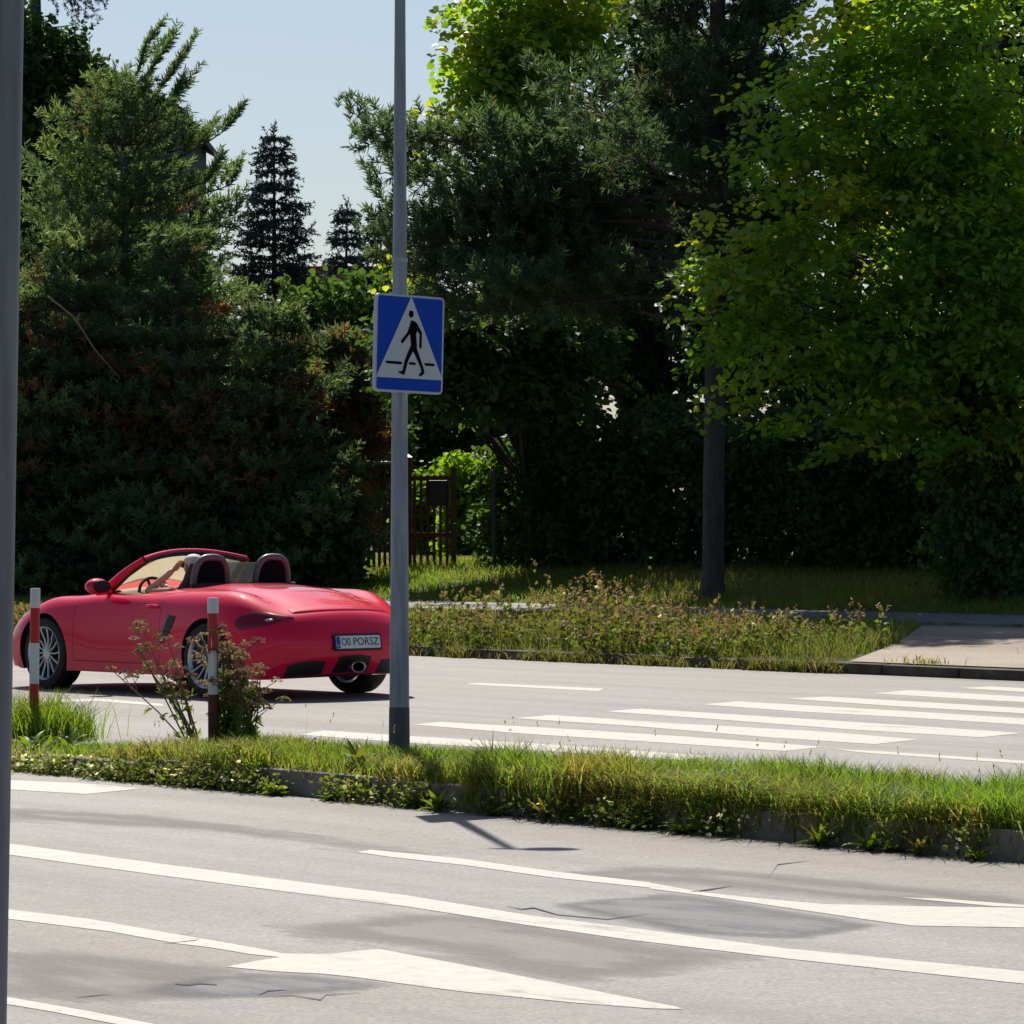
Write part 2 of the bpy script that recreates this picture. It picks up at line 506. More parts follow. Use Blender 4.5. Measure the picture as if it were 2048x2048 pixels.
# painted markings and repairs: thin sheets lying on the carriageways
K = 2048 / 1932.0
def z4(pts):  # zoom region coordinates (x0,y0,scale) -> photo pixels
    x0, y0, sc = pts[0]
    return [(x0 + x / sc, y0 + y / sc) for x, y in pts[1:]]
def sheet(name, polys, mat_, z):
    b = MB()
    for pl in polys:
        dense = []
        n = len(pl)
        for i in range(n):
            p, q = pl[i], pl[(i + 1) % n]
            L = math.hypot(q[0] - p[0], q[1] - p[1]); m = max(1, int(L / 60))
            for k_ in range(m):
                a = k_ / m
                dense.append((p[0] + (q[0] - p[0]) * a, p[1] + (q[1] - p[1]) * a))
        b.add([G(x, y, z) for x, y in dense], [tuple(range(len(dense)))])
    o = b.build(name, mat_, weld=False)
    for p in o.data.polygons:
        if p.normal.z < 0: p.flip()
    o.data.update()
    tag(o, kind='structure'); return o
def faded(name, polys, mat_, z, width, cell=0.06):
    """a stain or repair with a ragged edge: fine cells that carry their distance to the rim"""
    V, Fc, A = [], [], []
    for pl in polys:
        W_ = np.array([to_st(G(x, y, 0)) for x, y in pl]); Nx = np.roll(W_, -1, 0)
        s0, t0 = W_.min(0); s1, t1 = W_.max(0)
        ns, nt_ = int((s1 - s0) / cell) + 2, int((t1 - t0) / cell) + 2
        gs, gt = np.meshgrid(s0 + np.arange(ns) * cell, t0 + np.arange(nt_) * cell, indexing='ij')
        q = np.stack([gs.ravel(), gt.ravel()], 1)
        ins = np.zeros(len(q), bool); dist = np.full(len(q), 9.0)
        for a, c in zip(W_, Nx):
            cr_ = (a[1] > q[:, 1]) != (c[1] > q[:, 1])
            xx = (c[0] - a[0]) * (q[:, 1] - a[1]) / (c[1] - a[1] + 1e-12) + a[0]
            ins ^= cr_ & (q[:, 0] < xx)
            e = c - a; u = np.clip(((q - a) @ e) / (e @ e + 1e-12), 0, 1)
            dist = np.minimum(dist, np.linalg.norm(q - a - u[:, None] * e, axis=1))
        fd = np.where(ins, np.clip(dist / width, 0, 1), 0.0)
        o_ = len(V)
        V += [tuple(ST(a[0], a[1], z)) for a in q]; A += list(fd)
        idx = np.arange(ns * nt_).reshape(ns, nt_)
        f = np.stack([idx[:-1, :-1].ravel(), idx[1:, :-1].ravel(), idx[1:, 1:].ravel(), idx[:-1, 1:].ravel()], 1)
        f = f[fd[f].max(1) > 0]
        Fc.append(f + o_)
    o = arr_mesh(name, np.array(V), [np.concatenate(Fc)], mat_)
    at_ = o.data.attributes.new("fade", 'FLOAT', 'POINT'); at_.data.foreach_set("value", np.array(A, dtype=np.float32))
    o.data.flip_normals() if o.data.polygons[0].normal.z < 0 else None
    tag(o, kind='structure'); return o
def D(*pts):
    return [(x * K, y * K) for x, y in pts]

faded("asphalt_repair", [
    z4([(1300, 1450, 2.583), (-640, 940), (-560, 915), (-150, 880), (60, 858), (350, 885), (900, 972), (1365, 1036), (1100, 1080), (860, 1118), (560, 1108), (60, 1085), (-200, 1030), (-420, 985)]),
    z4([(0, 1550, 2.76), (700, 1160), (900, 1125), (1300, 1080), (1700, 1090), (2100, 1125), (2290, 1155), (2050, 1205), (1780, 1225), (1500, 1240), (1150, 1260), (820, 1235), (600, 1200)]),
], M['patch'], 0.0012, 0.2)
faded("polished_asphalt", [D((-20, 1790), (200, 1800), (420, 1822), (500, 1850), (460, 1880), (250, 1895), (-20, 1872)), D((520, 1745), (760, 1722), (960, 1722), (1180, 1765), (1430, 1805), (1330, 1835), (1050, 1858), (900, 1830), (745, 1792), (600, 1775)),
    D((-20, 1523), (300, 1536), (700, 1590), (860, 1612), (700, 1612), (350, 1566), (-20, 1548)), D((1000, 1652), (1300, 1672), (1600, 1702), (1950, 1722), (1950, 1690), (1500, 1650), (1200, 1632))], M['polish'], 0.0006, 0.5)

paint = []
# solid line across the whole near carriageway
paint.append(D((-30, 1585), (300, 1629), (600, 1668), (760, 1688), (1000, 1727), (1180, 1749), (1480, 1789), (1990, 1838), (1990, 1862), (1480, 1808), (1180, 1772), (1000, 1746), (760, 1709), (600, 1690), (300, 1651), (-30, 1606)))
# nearer line that runs into the big arrow
paint.append(z4([(0, 1550, 2.76), (-60, 728), (60, 742), (500, 795), (980, 880), (1100, 900), (1460, 962), (1560, 985), (1800, 988)])
             + z4([(600, 1550, 2.76), (430, 960), (465, 965), (1100, 1085), (1500, 1165), (1932, 1250), (2080, 1278), (2110, 1292), (1932, 1288), (1500, 1255), (900, 1195), (630, 1160), (300, 1115), (140, 1098)])
             + z4([(0, 1550, 2.76), (1500, 1082), (1250, 1058), (1390, 1030), (1540, 1005), (1380, 988), (1150, 950), (980, 930), (600, 862), (60, 795), (-60, 775)]))
# bottom-left line
paint.append(z4([(0, 1550, 2.76), (-40, 1212), (200, 1252), (500, 1305), (850, 1374), (1100, 1430), (1000, 1440), (640, 1374), (300, 1308), (100, 1274), (-40, 1252)]))
# dashed line beyond, widening into the arrow at the right
paint.append(z4([(600, 1550, 2.76), (310, 425), (390, 412), (900, 462), (1400, 532), (1932, 592), (1932, 622), (1400, 566), (900, 496), (500, 452)]))
paint.append(z4([(1300, 1450, 2.583), (0, 815), (260, 862), (560, 895), (900, 925), (1500, 938), (2050, 945), (2050, 1048), (1350, 1036), (1100, 1002), (900, 972), (600, 928), (330, 888), (0, 845)]))
paint.append(z4([(1300, 1450, 2.583), (1285, 890), (1500, 896), (2050, 938), (2050, 944), (1780, 936)]))
# crossing stripe of the near carriageway
paint.append([(-20, 1556), (21, 1560), (160, 1566), (285, 1577), (170, 1588), (21, 1579), (-20, 1577)])
# zebra crossing of the far carriageway
Z = lambda *p: z4([(1300, 1150, 2.583)] + list(p))
paint.append(D((565, 1386), (610, 1378), (760, 1388), (1060, 1406), (1350, 1427), (1285, 1434), (1000, 1415), (760, 1401)))
paint.append(D((780, 1367), (830, 1362), (1050, 1374), (1300, 1390), (1555, 1409), (1480, 1417), (1250, 1401), (1000, 1385)))
paint.append(D((970, 1355), (1040, 1349), (1300, 1366), (1550, 1380), (1735, 1395), (1650, 1404), (1450, 1391), (1200, 1370)))
paint.append(D((1140, 1342), (1210, 1337), (1500, 1355), (1750, 1371), (1930, 1383), (1850, 1391), (1600, 1376), (1350, 1357)))
paint.append(D((1325, 1329), (1390, 1323), (1700, 1341), (1990, 1359), (1990, 1371), (1700, 1353), (1500, 1342)))
paint.append(D((1485, 1318), (1560, 1314), (1800, 1328), (2000, 1340), (2000, 1350), (1700, 1333)))
paint.append(D((1645, 1308), (1715, 1302), (1960, 1316), (2000, 1318), (2000, 1328), (1860, 1321)))
paint.append(D((1810, 1298), (1870, 1295), (2000, 1302), (2000, 1310)))
# thin lines of the far carriageway
paint.append(D((1565, 1413), (1640, 1416), (1990, 1439), (1990, 1445), (1640, 1421)))
paint.append(D((875, 1291), (900, 1288), (1140, 1299), (1130, 1304)))
paint.append(z4([(0, 1050, 2.147), (60, 752), (430, 745), (700, 768), (700, 778), (430, 757), (60, 764)]))
sheet("road_markings", paint, M['paint'], 0.0018)

# cracks in the asphalt
k = NT("crack_filler")
M['crack'] = k.done(k.pbsdf((0.03, 0.03, 0.032), 0.9))
def crack(pts, wpx):
    rr = random.Random(int(pts[0][0] * 7))
    up, dn = [], []
    n = len(pts)
    for i, (x, y) in enumerate(pts):
        ww = .7 * wpx * (0.25 + math.sin(math.pi * i / max(1, n - 1))) * rr.uniform(0.5, 1.2)
        up.append((x, y - ww)); dn.append((x, y + ww))
    return up + dn[::-1]
cr = [crack(z4([(0, 1550, 2.76), (420, 1228), (500, 1218), (620, 1208)]), 1.2),
      crack(z4([(0, 1550, 2.76), (960, 1152), (1040, 1158), (1100, 1150), (1200, 1158)]), 2.2),
      crack(z4([(0, 1550, 2.76), (1420, 1218), (1480, 1190), (1590, 1185)]), 1.5),
      crack(z4([(0, 1550, 2.76), (1430, 1222), (1620, 1216), (1770, 1240), (1800, 1212), (1990, 1200)]), 1.0),
      crack(z4([(0, 1550, 2.76), (980, 882), (1070, 868)]), 1.0),
      crack(z4([(0, 1550, 2.76), (900, 930), (1080, 912), (1100, 898)]), 1.4),
      crack(z4([(600, 1550, 2.76), (1140, 722), (1220, 740), (1290, 732), (1420, 770), (1700, 795), (1932, 765)]), 1.3),
      crack(z4([(1300, 1450, 2.583), (210, 862), (300, 850), (430, 830)]), 1.3),
      crack(z4([(1300, 1450, 2.583), (610, 790), (660, 720), (820, 700)]), 1.0)]
sheet("asphalt_cracks", cr, M['crack'], 0.0026)
# ------------------------------------------------------------------ street lamp with the crossing sign
M['pole_grey'] = plain("pole_grey_paint", (0.23, 0.26, 0.30), 0.55, 0.1, 0, 0.4, 0.35, 22, 0.12)
M['pole_dark'] = plain("pole_base_coating", (0.095, 0.10, 0.10), 0.7, 0, 0, 0.4, 0.25, 5)
M['sign_white'] = plain("sign_reflective_white", (0.50, 0.53, 0.56), 0.5, spec=.15, var=0.04)
M['sign_border'] = plain("sign_aluminium_edge", (0.42, 0.46, 0.52), 0.45, 0.2, var=0.06)
M['sign_blue'] = plain("sign_reflective_blue", (0.006, 0.055, 0.42), 0.5, spec=.12, var=0.05)
M['sign_black'] = plain("sign_black_film", (0.003, 0.003, 0.006), 0.7, spec=.05, var=0.05)
M['zinc'] = plain("galvanised_steel", (0.33, 0.35, 0.37), 0.5, 0.6)

bz_ = 0.14
_p = G(803, 1525, bz_); base = Vector((_p.x, _p.y, bz_))
lamp = empty("street_lamp", base)
tag(lamp, "tall grey tapering lamp pole standing in the median grass, carrying the crossing sign", "street lamp")
PH = 4.62
lean = 0.012
b = MB()
def prad(z): return np.interp(z, [0, 0.3, 1.1, 2.65, 4.1, PH], [0.057, 0.054, 0.048, 0.039, 0.029, 0.027])
zs_ = [0.30, 0.8, 1.5, 2.2, 2.85, 2.9, 3.6, 4.0, 4.4, PH]
b.tube([(-0.012 + lean * 0.35 * z / PH, 0, z) for z in zs_], [prad(z) for z in zs_], 28)
b.build("pole", M['pole_grey'], lamp, smooth=40)
b = MB()
b.tube([(-0.012, 0, z) for z in (-0.15, 0.0, 0.15, 0.298)], [0.058, 0.058, 0.057, 0.0555], 28)
b.box((-0.012, -0.056, 0.22), (0.03, 0.008, 0.09))
b.build("pole_base", M['pole_dark'], lamp, smooth=40)
b = MB()
b.tube([(-0.1, 0, PH - 0.03), (0.0, 0, PH + 0.0), (0.10, 0.0, PH + 0.02)], [0.02, 0.022, 0.022], 12)
b.build("bracket_arm", M['pole_grey'], lamp, smooth=40)
b = MB()
pr = [(0.0, -0.05), (0.075, -0.04), (0.085, 0.0), (0.06, 0.035), (0.0, 0.05)]
b.lathe(pr, 20, 0, Matrix.Translation((0.16, 0, PH + 0.02)) @ Matrix.Diagonal((1.6, 0.9, 1, 1)))
hd = b.build("lamp_head", M['pole_grey'], lamp, smooth=40)
b = MB()
b.lathe([(0.0, -0.075), (0.05, -0.07), (0.068, -0.045), (0.0, -0.045)], 20, 0, Matrix.Translation((0.16, 0, PH + 0.02)) @ Matrix.Diagonal((1.5, 0.85, 1, 1)))
b.build("lens", M['sign_white'], hd, smooth=40)

for bz in (2.14, 2.72):
    b = MB(); xx = -0.012 + lean * 0.35 * bz / PH; b.lathe([(prad(bz) - .002, -.012), (prad(bz) + .004, -.012), (prad(bz) + .004, .012), (prad(bz) - .002, .012)], 28, 0, Matrix.Translation((xx, 0, bz)))
    b.build("steel_band", M['zinc'], lamp, smooth=30)
# crossing sign, clamped to the pole
sc_ = at(819.5, 688, base.y - 0.085)
sg = empty("crossing_sign", sc_)
tag(sg, "blue square pedestrian crossing sign with white triangle and walking figure, clamped to the lamp pole", "road sign")
xs = Vector((NV.x, NV.y, -0.022)).normalized()             # to the right along the plate
ys = Vector((0.012, 0.0, 1.0)); ys = (ys - xs * ys.dot(xs)).normalized()
zs3 = xs.cross(ys).normalized()
R = Matrix((xs, ys, zs3)).transposed().to_4x4()
sg.matrix_world = Matrix.Translation(sc_) @ R
SW, SH = 0.468, 0.527
def sp(x, y):       # zoom pixel of the sign -> plate coordinates
    xl = 378 - 0.022 * (y - 190); yt = 190 + 0.058 * (x - 375)
    X = (x - xl) / (1403 - xl); Y = (y - yt) / 1447.0
    return ((X - 0.5) * SW, (0.5 - Y) * SH)
def rrect(w_, h_, r_, n=6):
    pts = []
    for cx, cy, a0 in ((w_ / 2 - r_, h_ / 2 - r_, 0), (-w_ / 2 + r_, h_ / 2 - r_, 90), (-w_ / 2 + r_, -h_ / 2 + r_, 180), (w_ / 2 - r_, -h_ / 2 + r_, 270)):
        for i in range(n + 1):
            a = rad(a0 + 90 * i / n)
            pts.append((cx + r_ * math.cos(a), cy + r_ * math.sin(a)))
    return pts
b = MB(); b.prism(rrect(SW, SH, 0.026), -0.022, 0.0)
b.build("plate", M['sign_border'], sg)
def flat(name, polys, z, mat_, par):
    b = MB()
    for i, pl in enumerate(polys):
        zz = z + 0.0002 * i
        b.prism(pl, zz - 0.0006, zz)
    return b.build(name, mat_, par, weld=False)
bp = flat("blue_field", [rrect(SW - 0.024, SH - 0.024, 0.016)], 0.0015, M['sign_blue'], sg)
flat("white_triangle", [[sp(895, 238), sp(1400 - 12, 1452), sp(1395 - 12, 1482), sp(368, 1428), sp(375, 1400)]], 0.003, M['sign_white'], sg)
head = [(893 + 37 * math.cos(a), 500 + 53 * math.sin(a)) for a in np.linspace(0, 2 * math.pi, 20, endpoint=False)]
fig = [head,
       [(895, 590), (930, 600), (960, 620), (985, 680), (985, 760), (970, 800), (985, 960), (985, 1015), (925, 1060), (895, 960), (885, 850), (865, 750), (875, 680)],
       [(945, 605), (985, 640), (1060, 775), (1058, 990), (1045, 1010), (1022, 1000), (1025, 800), (960, 700)],
       [(895, 590), (905, 700), (875, 790), (765, 935), (740, 920), (745, 890), (840, 770), (875, 660)],
       [(895, 960), (985, 1010), (925, 1050), (850, 1200), (800, 1390), (785, 1400), (705, 1365), (710, 1345), (765, 1345), (800, 1190), (850, 1060)],
       [(925, 1050), (985, 1012), (1100, 1330), (1105, 1375), (1060, 1420), (1025, 1415), (1025, 1390), (1060, 1360), (1050, 1300), (940, 1070)],
       [(512, 1190), (755, 1207), (755, 1247), (512, 1227)], [(870, 1212), (935, 1214), (972, 1232), (972, 1254), (865, 1247)],
       [(1102, 1225), (1250, 1235), (1265, 1272), (1115, 1264)]]
flat("walking_figure", [[sp(*p) for p in pl][::-1] for pl in fig], 0.0045, M['sign_black'], sg)
for yy in (0.17, -0.17):
    b = MB(); b.box((-0.025, yy, -0.04), (0.17, 0.03, 0.03))
    b.build("clamp", M['zinc'], sg, bevel=0.004)

# ------------------------------------------------------------------ grey post close to the camera, cut by the left picture edge
nb = Vector((0, 8.2, 0.1))
R_edge_bot = at(13, 2048, 8.2); R_edge_top = at(48, 0, 8.2)
rr_ = 0.058
ax = (R_edge_top - R_edge_bot).normalized()
foot = R_edge_bot + ax * ((0.1 - R_edge_bot.z) / ax.z) + Vector((-rr_, 0, 0))
np_ = empty("steel_post", foot)
tag(np_, "leaning grey steel post close by, cut off by the left edge of the photo", "post")
b = MB()
top = ax * 5.2
b.tube([ax * z for z in (-0.1, 1.0, 2.0, 3.2, 5.2)], [rr_] * 5, 32)
M['post_near'] = plain("near_post_paint", (0.15, 0.165, 0.185), 0.5, 0.1, 0, 0.4, 0.25, 25, 0.1)
b.build("shaft", M['post_near'], np_, smooth=40)
b = MB(); b.lathe([(0.0, 0.0), (rr_ + 0.09, 0.0), (rr_ + 0.09, 0.014), (rr_, 0.016)], 24)
b.build("foot_plate", M['zinc'], np_, smooth=40)

# ------------------------------------------------------------------ red and white bollards
M['boll_white'] = plain("bollard_white", (0.62, 0.63, 0.62), 0.5, var=0.08, scale=12)
M['boll_red'] = plain("bollard_red", (0.45, 0.016, 0.012), 0.45, var=0.15, scale=12)
M['boll_brown'] = plain("bollard_rusty_brown", (0.11, 0.035, 0.025), 0.85, var=0.5, scale=20)
def bollard(px, py_base, bands, r, label, lean_=0.0, gz=0.13):
    p0 = G(px, py_base, gz)
    o = empty("bollard", p0)
    tag(o, label, "bollard", "striped bollards on the median")
    ppm = FOC / p0.y
    for (y0, y1, m_, nm, lx) in bands:
        z1 = (py_base - y0 * K) / ppm; z0 = (py_base - y1 * K) / ppm
        b = MB()
        xo = lambda z: lean_ * z
        if nm == "cap":
            b.tube([(xo(z0), 0, z0), (xo(z1), 0, z1 - 0.006), (xo(z1), 0, z1)], [r * 1.04, r * 1.04, r * 0.93], 20)
        else:
            b.tube([(xo(z0), 0, z0), (xo(z1), 0, z1)], [r, r], 20)
        b.build(nm, m_, o, smooth=40)
    return o
bollard(67, 1473, [(1110, 1147, M['boll_white'], "cap", 0), (1147, 1213, M['boll_red'], "red_band", 0), (1213, 1290, M['boll_white'], "white_band", 0), (1290, 1351, M['boll_red'], "red_band", 0), (1351, 1400, M['boll_white'], "white_band", 0)], 0.0315, "clean red and white striped bollard standing in the grass nearest the grey post", 0.012, 0.05)
b2 = bollard(427, 1500, [(1128, 1157, M['boll_white'], "cap", 0), (1157, 1227, M['boll_red'], "red_band", 0), (1227, 1310, M['boll_white'], "white_band", 0), (1310, 1425, M['boll_brown'], "brown_band", 0)], 0.031, "weathered red and white bollard with rusty brown foot wrapped in dried yarrow", -0.004)
ppm = FOC / b2.location.y
b = MB()      # peeled spot of white on the upper red band
pts = [(-1.6, 1220), (-1.75, 1195), (-1.55, 1186), (-1.2, 1200), (-1.0, 1214), (-1.2, 1224)]
vs = []
for a_, y_ in pts:
    z_ = (1500 - y_ * K ) / ppm
    ang = -math.pi / 2 + (a_ + 1.35) * 1.1 - 0.55
    vs.append((0.0318 * math.cos(ang), 0.0318 * math.sin(ang), z_))
b.add(vs, [tuple(range(len(vs)))])
b.build("peeled_patch", M['boll_white'], b2, weld=False)
# ------------------------------------------------------------------ red roadster
def red_paint():
    k = NT("red_car_paint")
    f = k.noise(3, 3, 0.5, k.obj_vec())
    c = k.ramp(f, [(0.3, (0.66, 0.004, 0.045)), (0.7, (0.72, 0.006, 0.055))])
    b = k.pbsdf(c, 0.5, 0.0, 1.0, 0.05)
    b.inputs["Coat IOR"].default_value = 1.38; b.inputs["Coat Roughness"].default_value = 0.015
    return k.done(b)
M['red'] = red_paint()
M['black_trim'] = plain("black_plastic_trim", (0.012, 0.012, 0.013), 0.5)
M['seam'] = plain("panel_gap", (0.02, 0.002, 0.003), 0.8)
M['well'] = plain("wheel_well_black", (0.008, 0.008, 0.009), 0.9)
M['cream'] = plain("cream_interior", (0.42, 0.36, 0.26), 0.7)
M['cabin'] = plain("dark_cabin_trim", (0.03, 0.027, 0.024), 0.7)
M['seat'] = plain("seat_leather", (0.05, 0.04, 0.034), 0.6)
M['tyre'] = plain("tyre_rubber", (0.012, 0.012, 0.013), 0.75)
M['rim'] = plain("silver_alloy", (0.48, 0.49, 0.50), 0.33, 0.85)
M['disc'] = plain("brake_disc_iron", (0.05, 0.05, 0.05), 0.5, 0.6)
M['hoop'] = plain("satin_grey_hoop", (0.10, 0.10, 0.10), 0.4, 0.0)
M['mesh_black'] = plain("hoop_mesh_black", (0.008, 0.009, 0.012), 0.95, spec=0.05)
M['lens_dark'] = None
k = NT("smoked_tail_lens")
M['lens_dark'] = k.done(k.pbsdf((0.16, 0.008, 0.016), 0.25, 0, 0.3, 0.2))
M['lens_clear'] = plain("clear_lens", (0.35, 0.30, 0.36), 0.2, 0.1, 0.4)
M['chrome'] = plain("polished_steel", (0.32, 0.32, 0.33), 0.25, 1.0)
M['gold'] = plain("gold_lettering", (0.65, 0.45, 0.22), 0.35, 0.6)
M['plate_white'] = plain("plate_white", (0.62, 0.64, 0.63), 0.4, var=0.03)
M['plate_blue'] = plain("plate_blue", (0.02, 0.05, 0.25), 0.4)
M['plate_text'] = plain("plate_black_letters", (0.02, 0.02, 0.025), 0.5)
def glass(name, tint, dust, dustcol):
    k = NT(name)
    tr = k.n("ShaderNodeBsdfTransparent"); tr.inputs[0].default_value = (*tint, 1)
    gl = k.n("ShaderNodeBsdfGlossy"); gl.inputs["Roughness"].default_value = 0.02
    fr = k.n("ShaderNodeFresnel"); fr.inputs[0].default_value = 1.5
    m1 = k.n("ShaderNodeMixShader"); k.l(fr.outputs[0], m1.inputs[0]); k.l(tr.outputs[0], m1.inputs[1]); k.l(gl.outputs[0], m1.inputs[2])
    df = k.n("ShaderNodeBsdfTranslucent"); df.inputs[0].default_value = (*dustcol, 1)
    f = k.noise(9, 4, 0.6, k.obj_vec())
    m2 = k.n("ShaderNodeMixShader")
    mr = k.n("ShaderNodeMath", operation='MULTIPLY_ADD'); k.l(f, mr.inputs[0]); mr.inputs[1].default_value = dust * 0.6; mr.inputs[2].default_value = dust * 0.7
    k.l(mr.outputs[0], m2.inputs[0]); k.l(m1.outputs[0], m2.inputs[1]); k.l(df.outputs[0], m2.inputs[2])
    return k.done(m2)
M['windshield'] = glass("dusty_windshield_glass", (0.80, 0.82, 0.74), 0.11, (0.75, 0.66, 0.46))
M['deflector'] = glass("grey_deflector_glass", (0.45, 0.50, 0.52), 0.06, (0.8, 0.8, 0.8))

NET = [
 # front lower lip
 [(2.06,0,.20),(2.04,.35,.20),(1.97,.60,.20),(1.86,.74,.20),(1.75,.82,.20),(1.67,.85,.20),(1.61,.86,.19),(1.57,.86,.18)],
 [(2.12,0,.40),(2.10,.35,.40),(2.02,.60,.40),(1.90,.75,.40),(1.77,.84,.39),(1.67,.87,.36),(1.60,.875,.28),(1.55,.86,.18)],
 [(2.06,0,.55),(2.03,.35,.56),(1.93,.60,.58),(1.81,.72,.60),(1.71,.82,.57),(1.63,.875,.48),(1.58,.885,.34),(1.54,.865,.18)],
 [(1.78,0,.655),(1.75,.35,.66),(1.66,.58,.70),(1.59,.68,.725),(1.55,.80,.69),(1.52,.885,.57),(1.51,.893,.37),(1.50,.87,.18)],
 [(1.35,0,.76),(1.33,.35,.765),(1.27,.56,.79),(1.24,.68,.825),(1.22,.81,.785),(1.21,.893,.61),(1.21,.897,.39),(1.21,.87,.18)],
 [(.98,0,.85),(.95,.35,.85),(.90,.58,.845),(.88,.70,.845),(.87,.81,.80),(.87,.876,.63),(.87,.882,.39),(.87,.86,.18)],
 [(.50,0,.905),(.50,.35,.90),(.50,.60,.885),(.50,.72,.868),(.50,.812,.81),(.50,.857,.63),(.50,.870,.40),(.50,.858,.18)],
 [(.0,0,.91),(.0,.35,.905),(.0,.60,.89),(.0,.73,.868),(.0,.813,.81),(.0,.853,.63),(.0,.866,.40),(.0,.856,.18)],
 [(-.45,0,.955),(-.45,.35,.95),(-.45,.60,.915),(-.45,.73,.882),(-.45,.82,.82),(-.45,.863,.64),(-.45,.872,.40),(-.45,.86,.18)],
 [(-.80,0,.965),(-.80,.35,.958),(-.80,.60,.93),(-.80,.73,.905),(-.80,.83,.835),(-.80,.888,.65),(-.80,.888,.40),(-.80,.865,.18)],
 [(-1.20,0,.94),(-1.20,.35,.928),(-1.20,.57,.905),(-1.20,.72,.912),(-1.20,.84,.84),(-1.20,.905,.65),(-1.20,.897,.40),(-1.20,.87,.18)],
 [(-1.60,0,.875),(-1.60,.35,.862),(-1.58,.55,.845),(-1.55,.70,.865),(-1.53,.82,.80),(-1.50,.898,.63),(-1.50,.892,.40),(-1.50,.865,.18)],
 [(-2.03,0,.775),(-2.01,.35,.765),(-1.95,.57,.752),(-1.87,.70,.750),(-1.78,.80,.71),(-1.68,.873,.59),(-1.62,.88,.40),(-1.60,.86,.18)],
 [(-2.11,0,.715),(-2.09,.35,.71),(-2.03,.58,.695),(-1.96,.70,.675),(-1.86,.79,.64),(-1.75,.855,.55),(-1.68,.87,.39),(-1.66,.855,.18)],
 [(-2.20,0,.54),(-2.18,.35,.54),(-2.12,.58,.54),(-2.05,.70,.53),(-1.95,.785,.50),(-1.83,.848,.45),(-1.74,.862,.35),(-1.70,.85,.18)],
 [(-2.19,0,.36),(-2.17,.35,.355),(-2.11,.58,.345),(-2.04,.70,.335),(-1.95,.785,.32),(-1.85,.843,.295),(-1.77,.857,.25),(-1.72,.845,.18)],
 [(-2.09,0,.215),(-2.08,.35,.21),(-2.04,.58,.19),(-1.99,.69,.18),(-1.92,.77,.175),(-1.85,.83,.175),(-1.79,.85,.175),(-1.74,.84,.175)],
]
NETA = np.array(NET)
NETA[12:, :, 0] += 0.065; NETA[12, :5, 2] -= 0.02; NETA[13, :5, 2] -= 0.02                                  # 17 x 8 x 3
NETF = np.zeros((17, 15, 3))
for j in range(8):
    NETF[:, 7 + j] = NETA[:, j]
    NETF[:, 7 - j] = NETA[:, j] * np.array([1, -1, 1])
def knots(P):
    d = np.linalg.norm(np.diff(P, axis=0), axis=2).mean(axis=1) ** 0.75
    return np.concatenate([[0], np.cumsum(d)])
KR = knots(NETF); KC = knots(NETF.transpose(1, 0, 2))
def spline_op(kn):
    n = len(kn); h = np.diff(kn)
    A = np.zeros((n, n)); B = np.zeros((n, n)); A[0, 0] = A[-1, -1] = 1
    for i in range(1, n - 1):
        A[i, i - 1] = h[i - 1]; A[i, i] = 2 * (h[i - 1] + h[i]); A[i, i + 1] = h[i]
        B[i, i - 1] = 6 / h[i - 1]; B[i, i] = -6 / h[i - 1] - 6 / h[i]; B[i, i + 1] = 6 / h[i]
    return np.linalg.solve(A, B)
SR, SCM = spline_op(KR), spline_op(KC)
def spline_rows(kn, S2, idx):
    idx = np.clip(np.asarray(idx, float), 0, len(kn) - 1)
    i = np.minimum(idx.astype(int), len(kn) - 2); f = idx - i
    h = (kn[i + 1] - kn[i])[:, None]; a = (1 - f)[:, None]; b_ = f[:, None]
    W = np.zeros((len(idx), len(kn)))
    r_ = np.arange(len(idx)); W[r_, i] += 1 - f; W[r_, i + 1] += f
    return W + ((a ** 3 - a) * S2[i] + (b_ ** 3 - b_) * S2[i + 1]) * h * h / 6
def Sgrid(rs, cs):
    return np.einsum('ri,ijk,cj->rck', spline_rows(KR, SR, rs), NETF, spline_rows(KC, SCM, np.asarray(cs) + 7))
def Spt(r, c):
    return Sgrid([r], [c])[0, 0]
def Snor(r, c):
    e = 0.03
    du = Spt(r + e, c) - Spt(r - e, c); dv = Spt(r, c + e) - Spt(r, c - e)
    n = np.cross(du, dv); n /= np.linalg.norm(n)
    if n @ (Spt(r, c) - np.array([0.0, 0, 0.45])) < 0: n = -n
    return n

car_origin = Vector((-2.673, 32.19, 0.0))
CAR_H = rad(132.05)
CAR_S = 0.9725
CM = Matrix.Translation(car_origin) @ Matrix.Rotation(CAR_H, 4, 'Z') @ Matrix.Scale(CAR_S, 4)
car = empty("convertible_car", car_origin, CAR_H)
car.scale = (CAR_S,) * 3
tag(car, "red two-seat convertible with its top down, driving away on the far carriageway", "car")

rs_ = np.concatenate([np.linspace(i, i + 1, 9)[:-1] for i in range(16)] + [[16]])
cs_ = np.concatenate([np.linspace(i, i + 1, 7)[:-1] for i in range(-7, 7)] + [[7]])
P = Sgrid(rs_, cs_)
b = MB(); b.grid(P.tolist())
body_raw = b.build("body", [M['red'], M['well'], M['cabin'], M['seam']], None)
bm = bmesh.new(); bm.from_mesh(body_raw.data)
bmesh.ops.holes_fill(bm, edges=[e for e in bm.edges if e.is_boundary], sides=0)
bmesh.ops.recalc_face_normals(bm, faces=bm.faces)
bm.to_mesh(body_raw.data); bm.free()

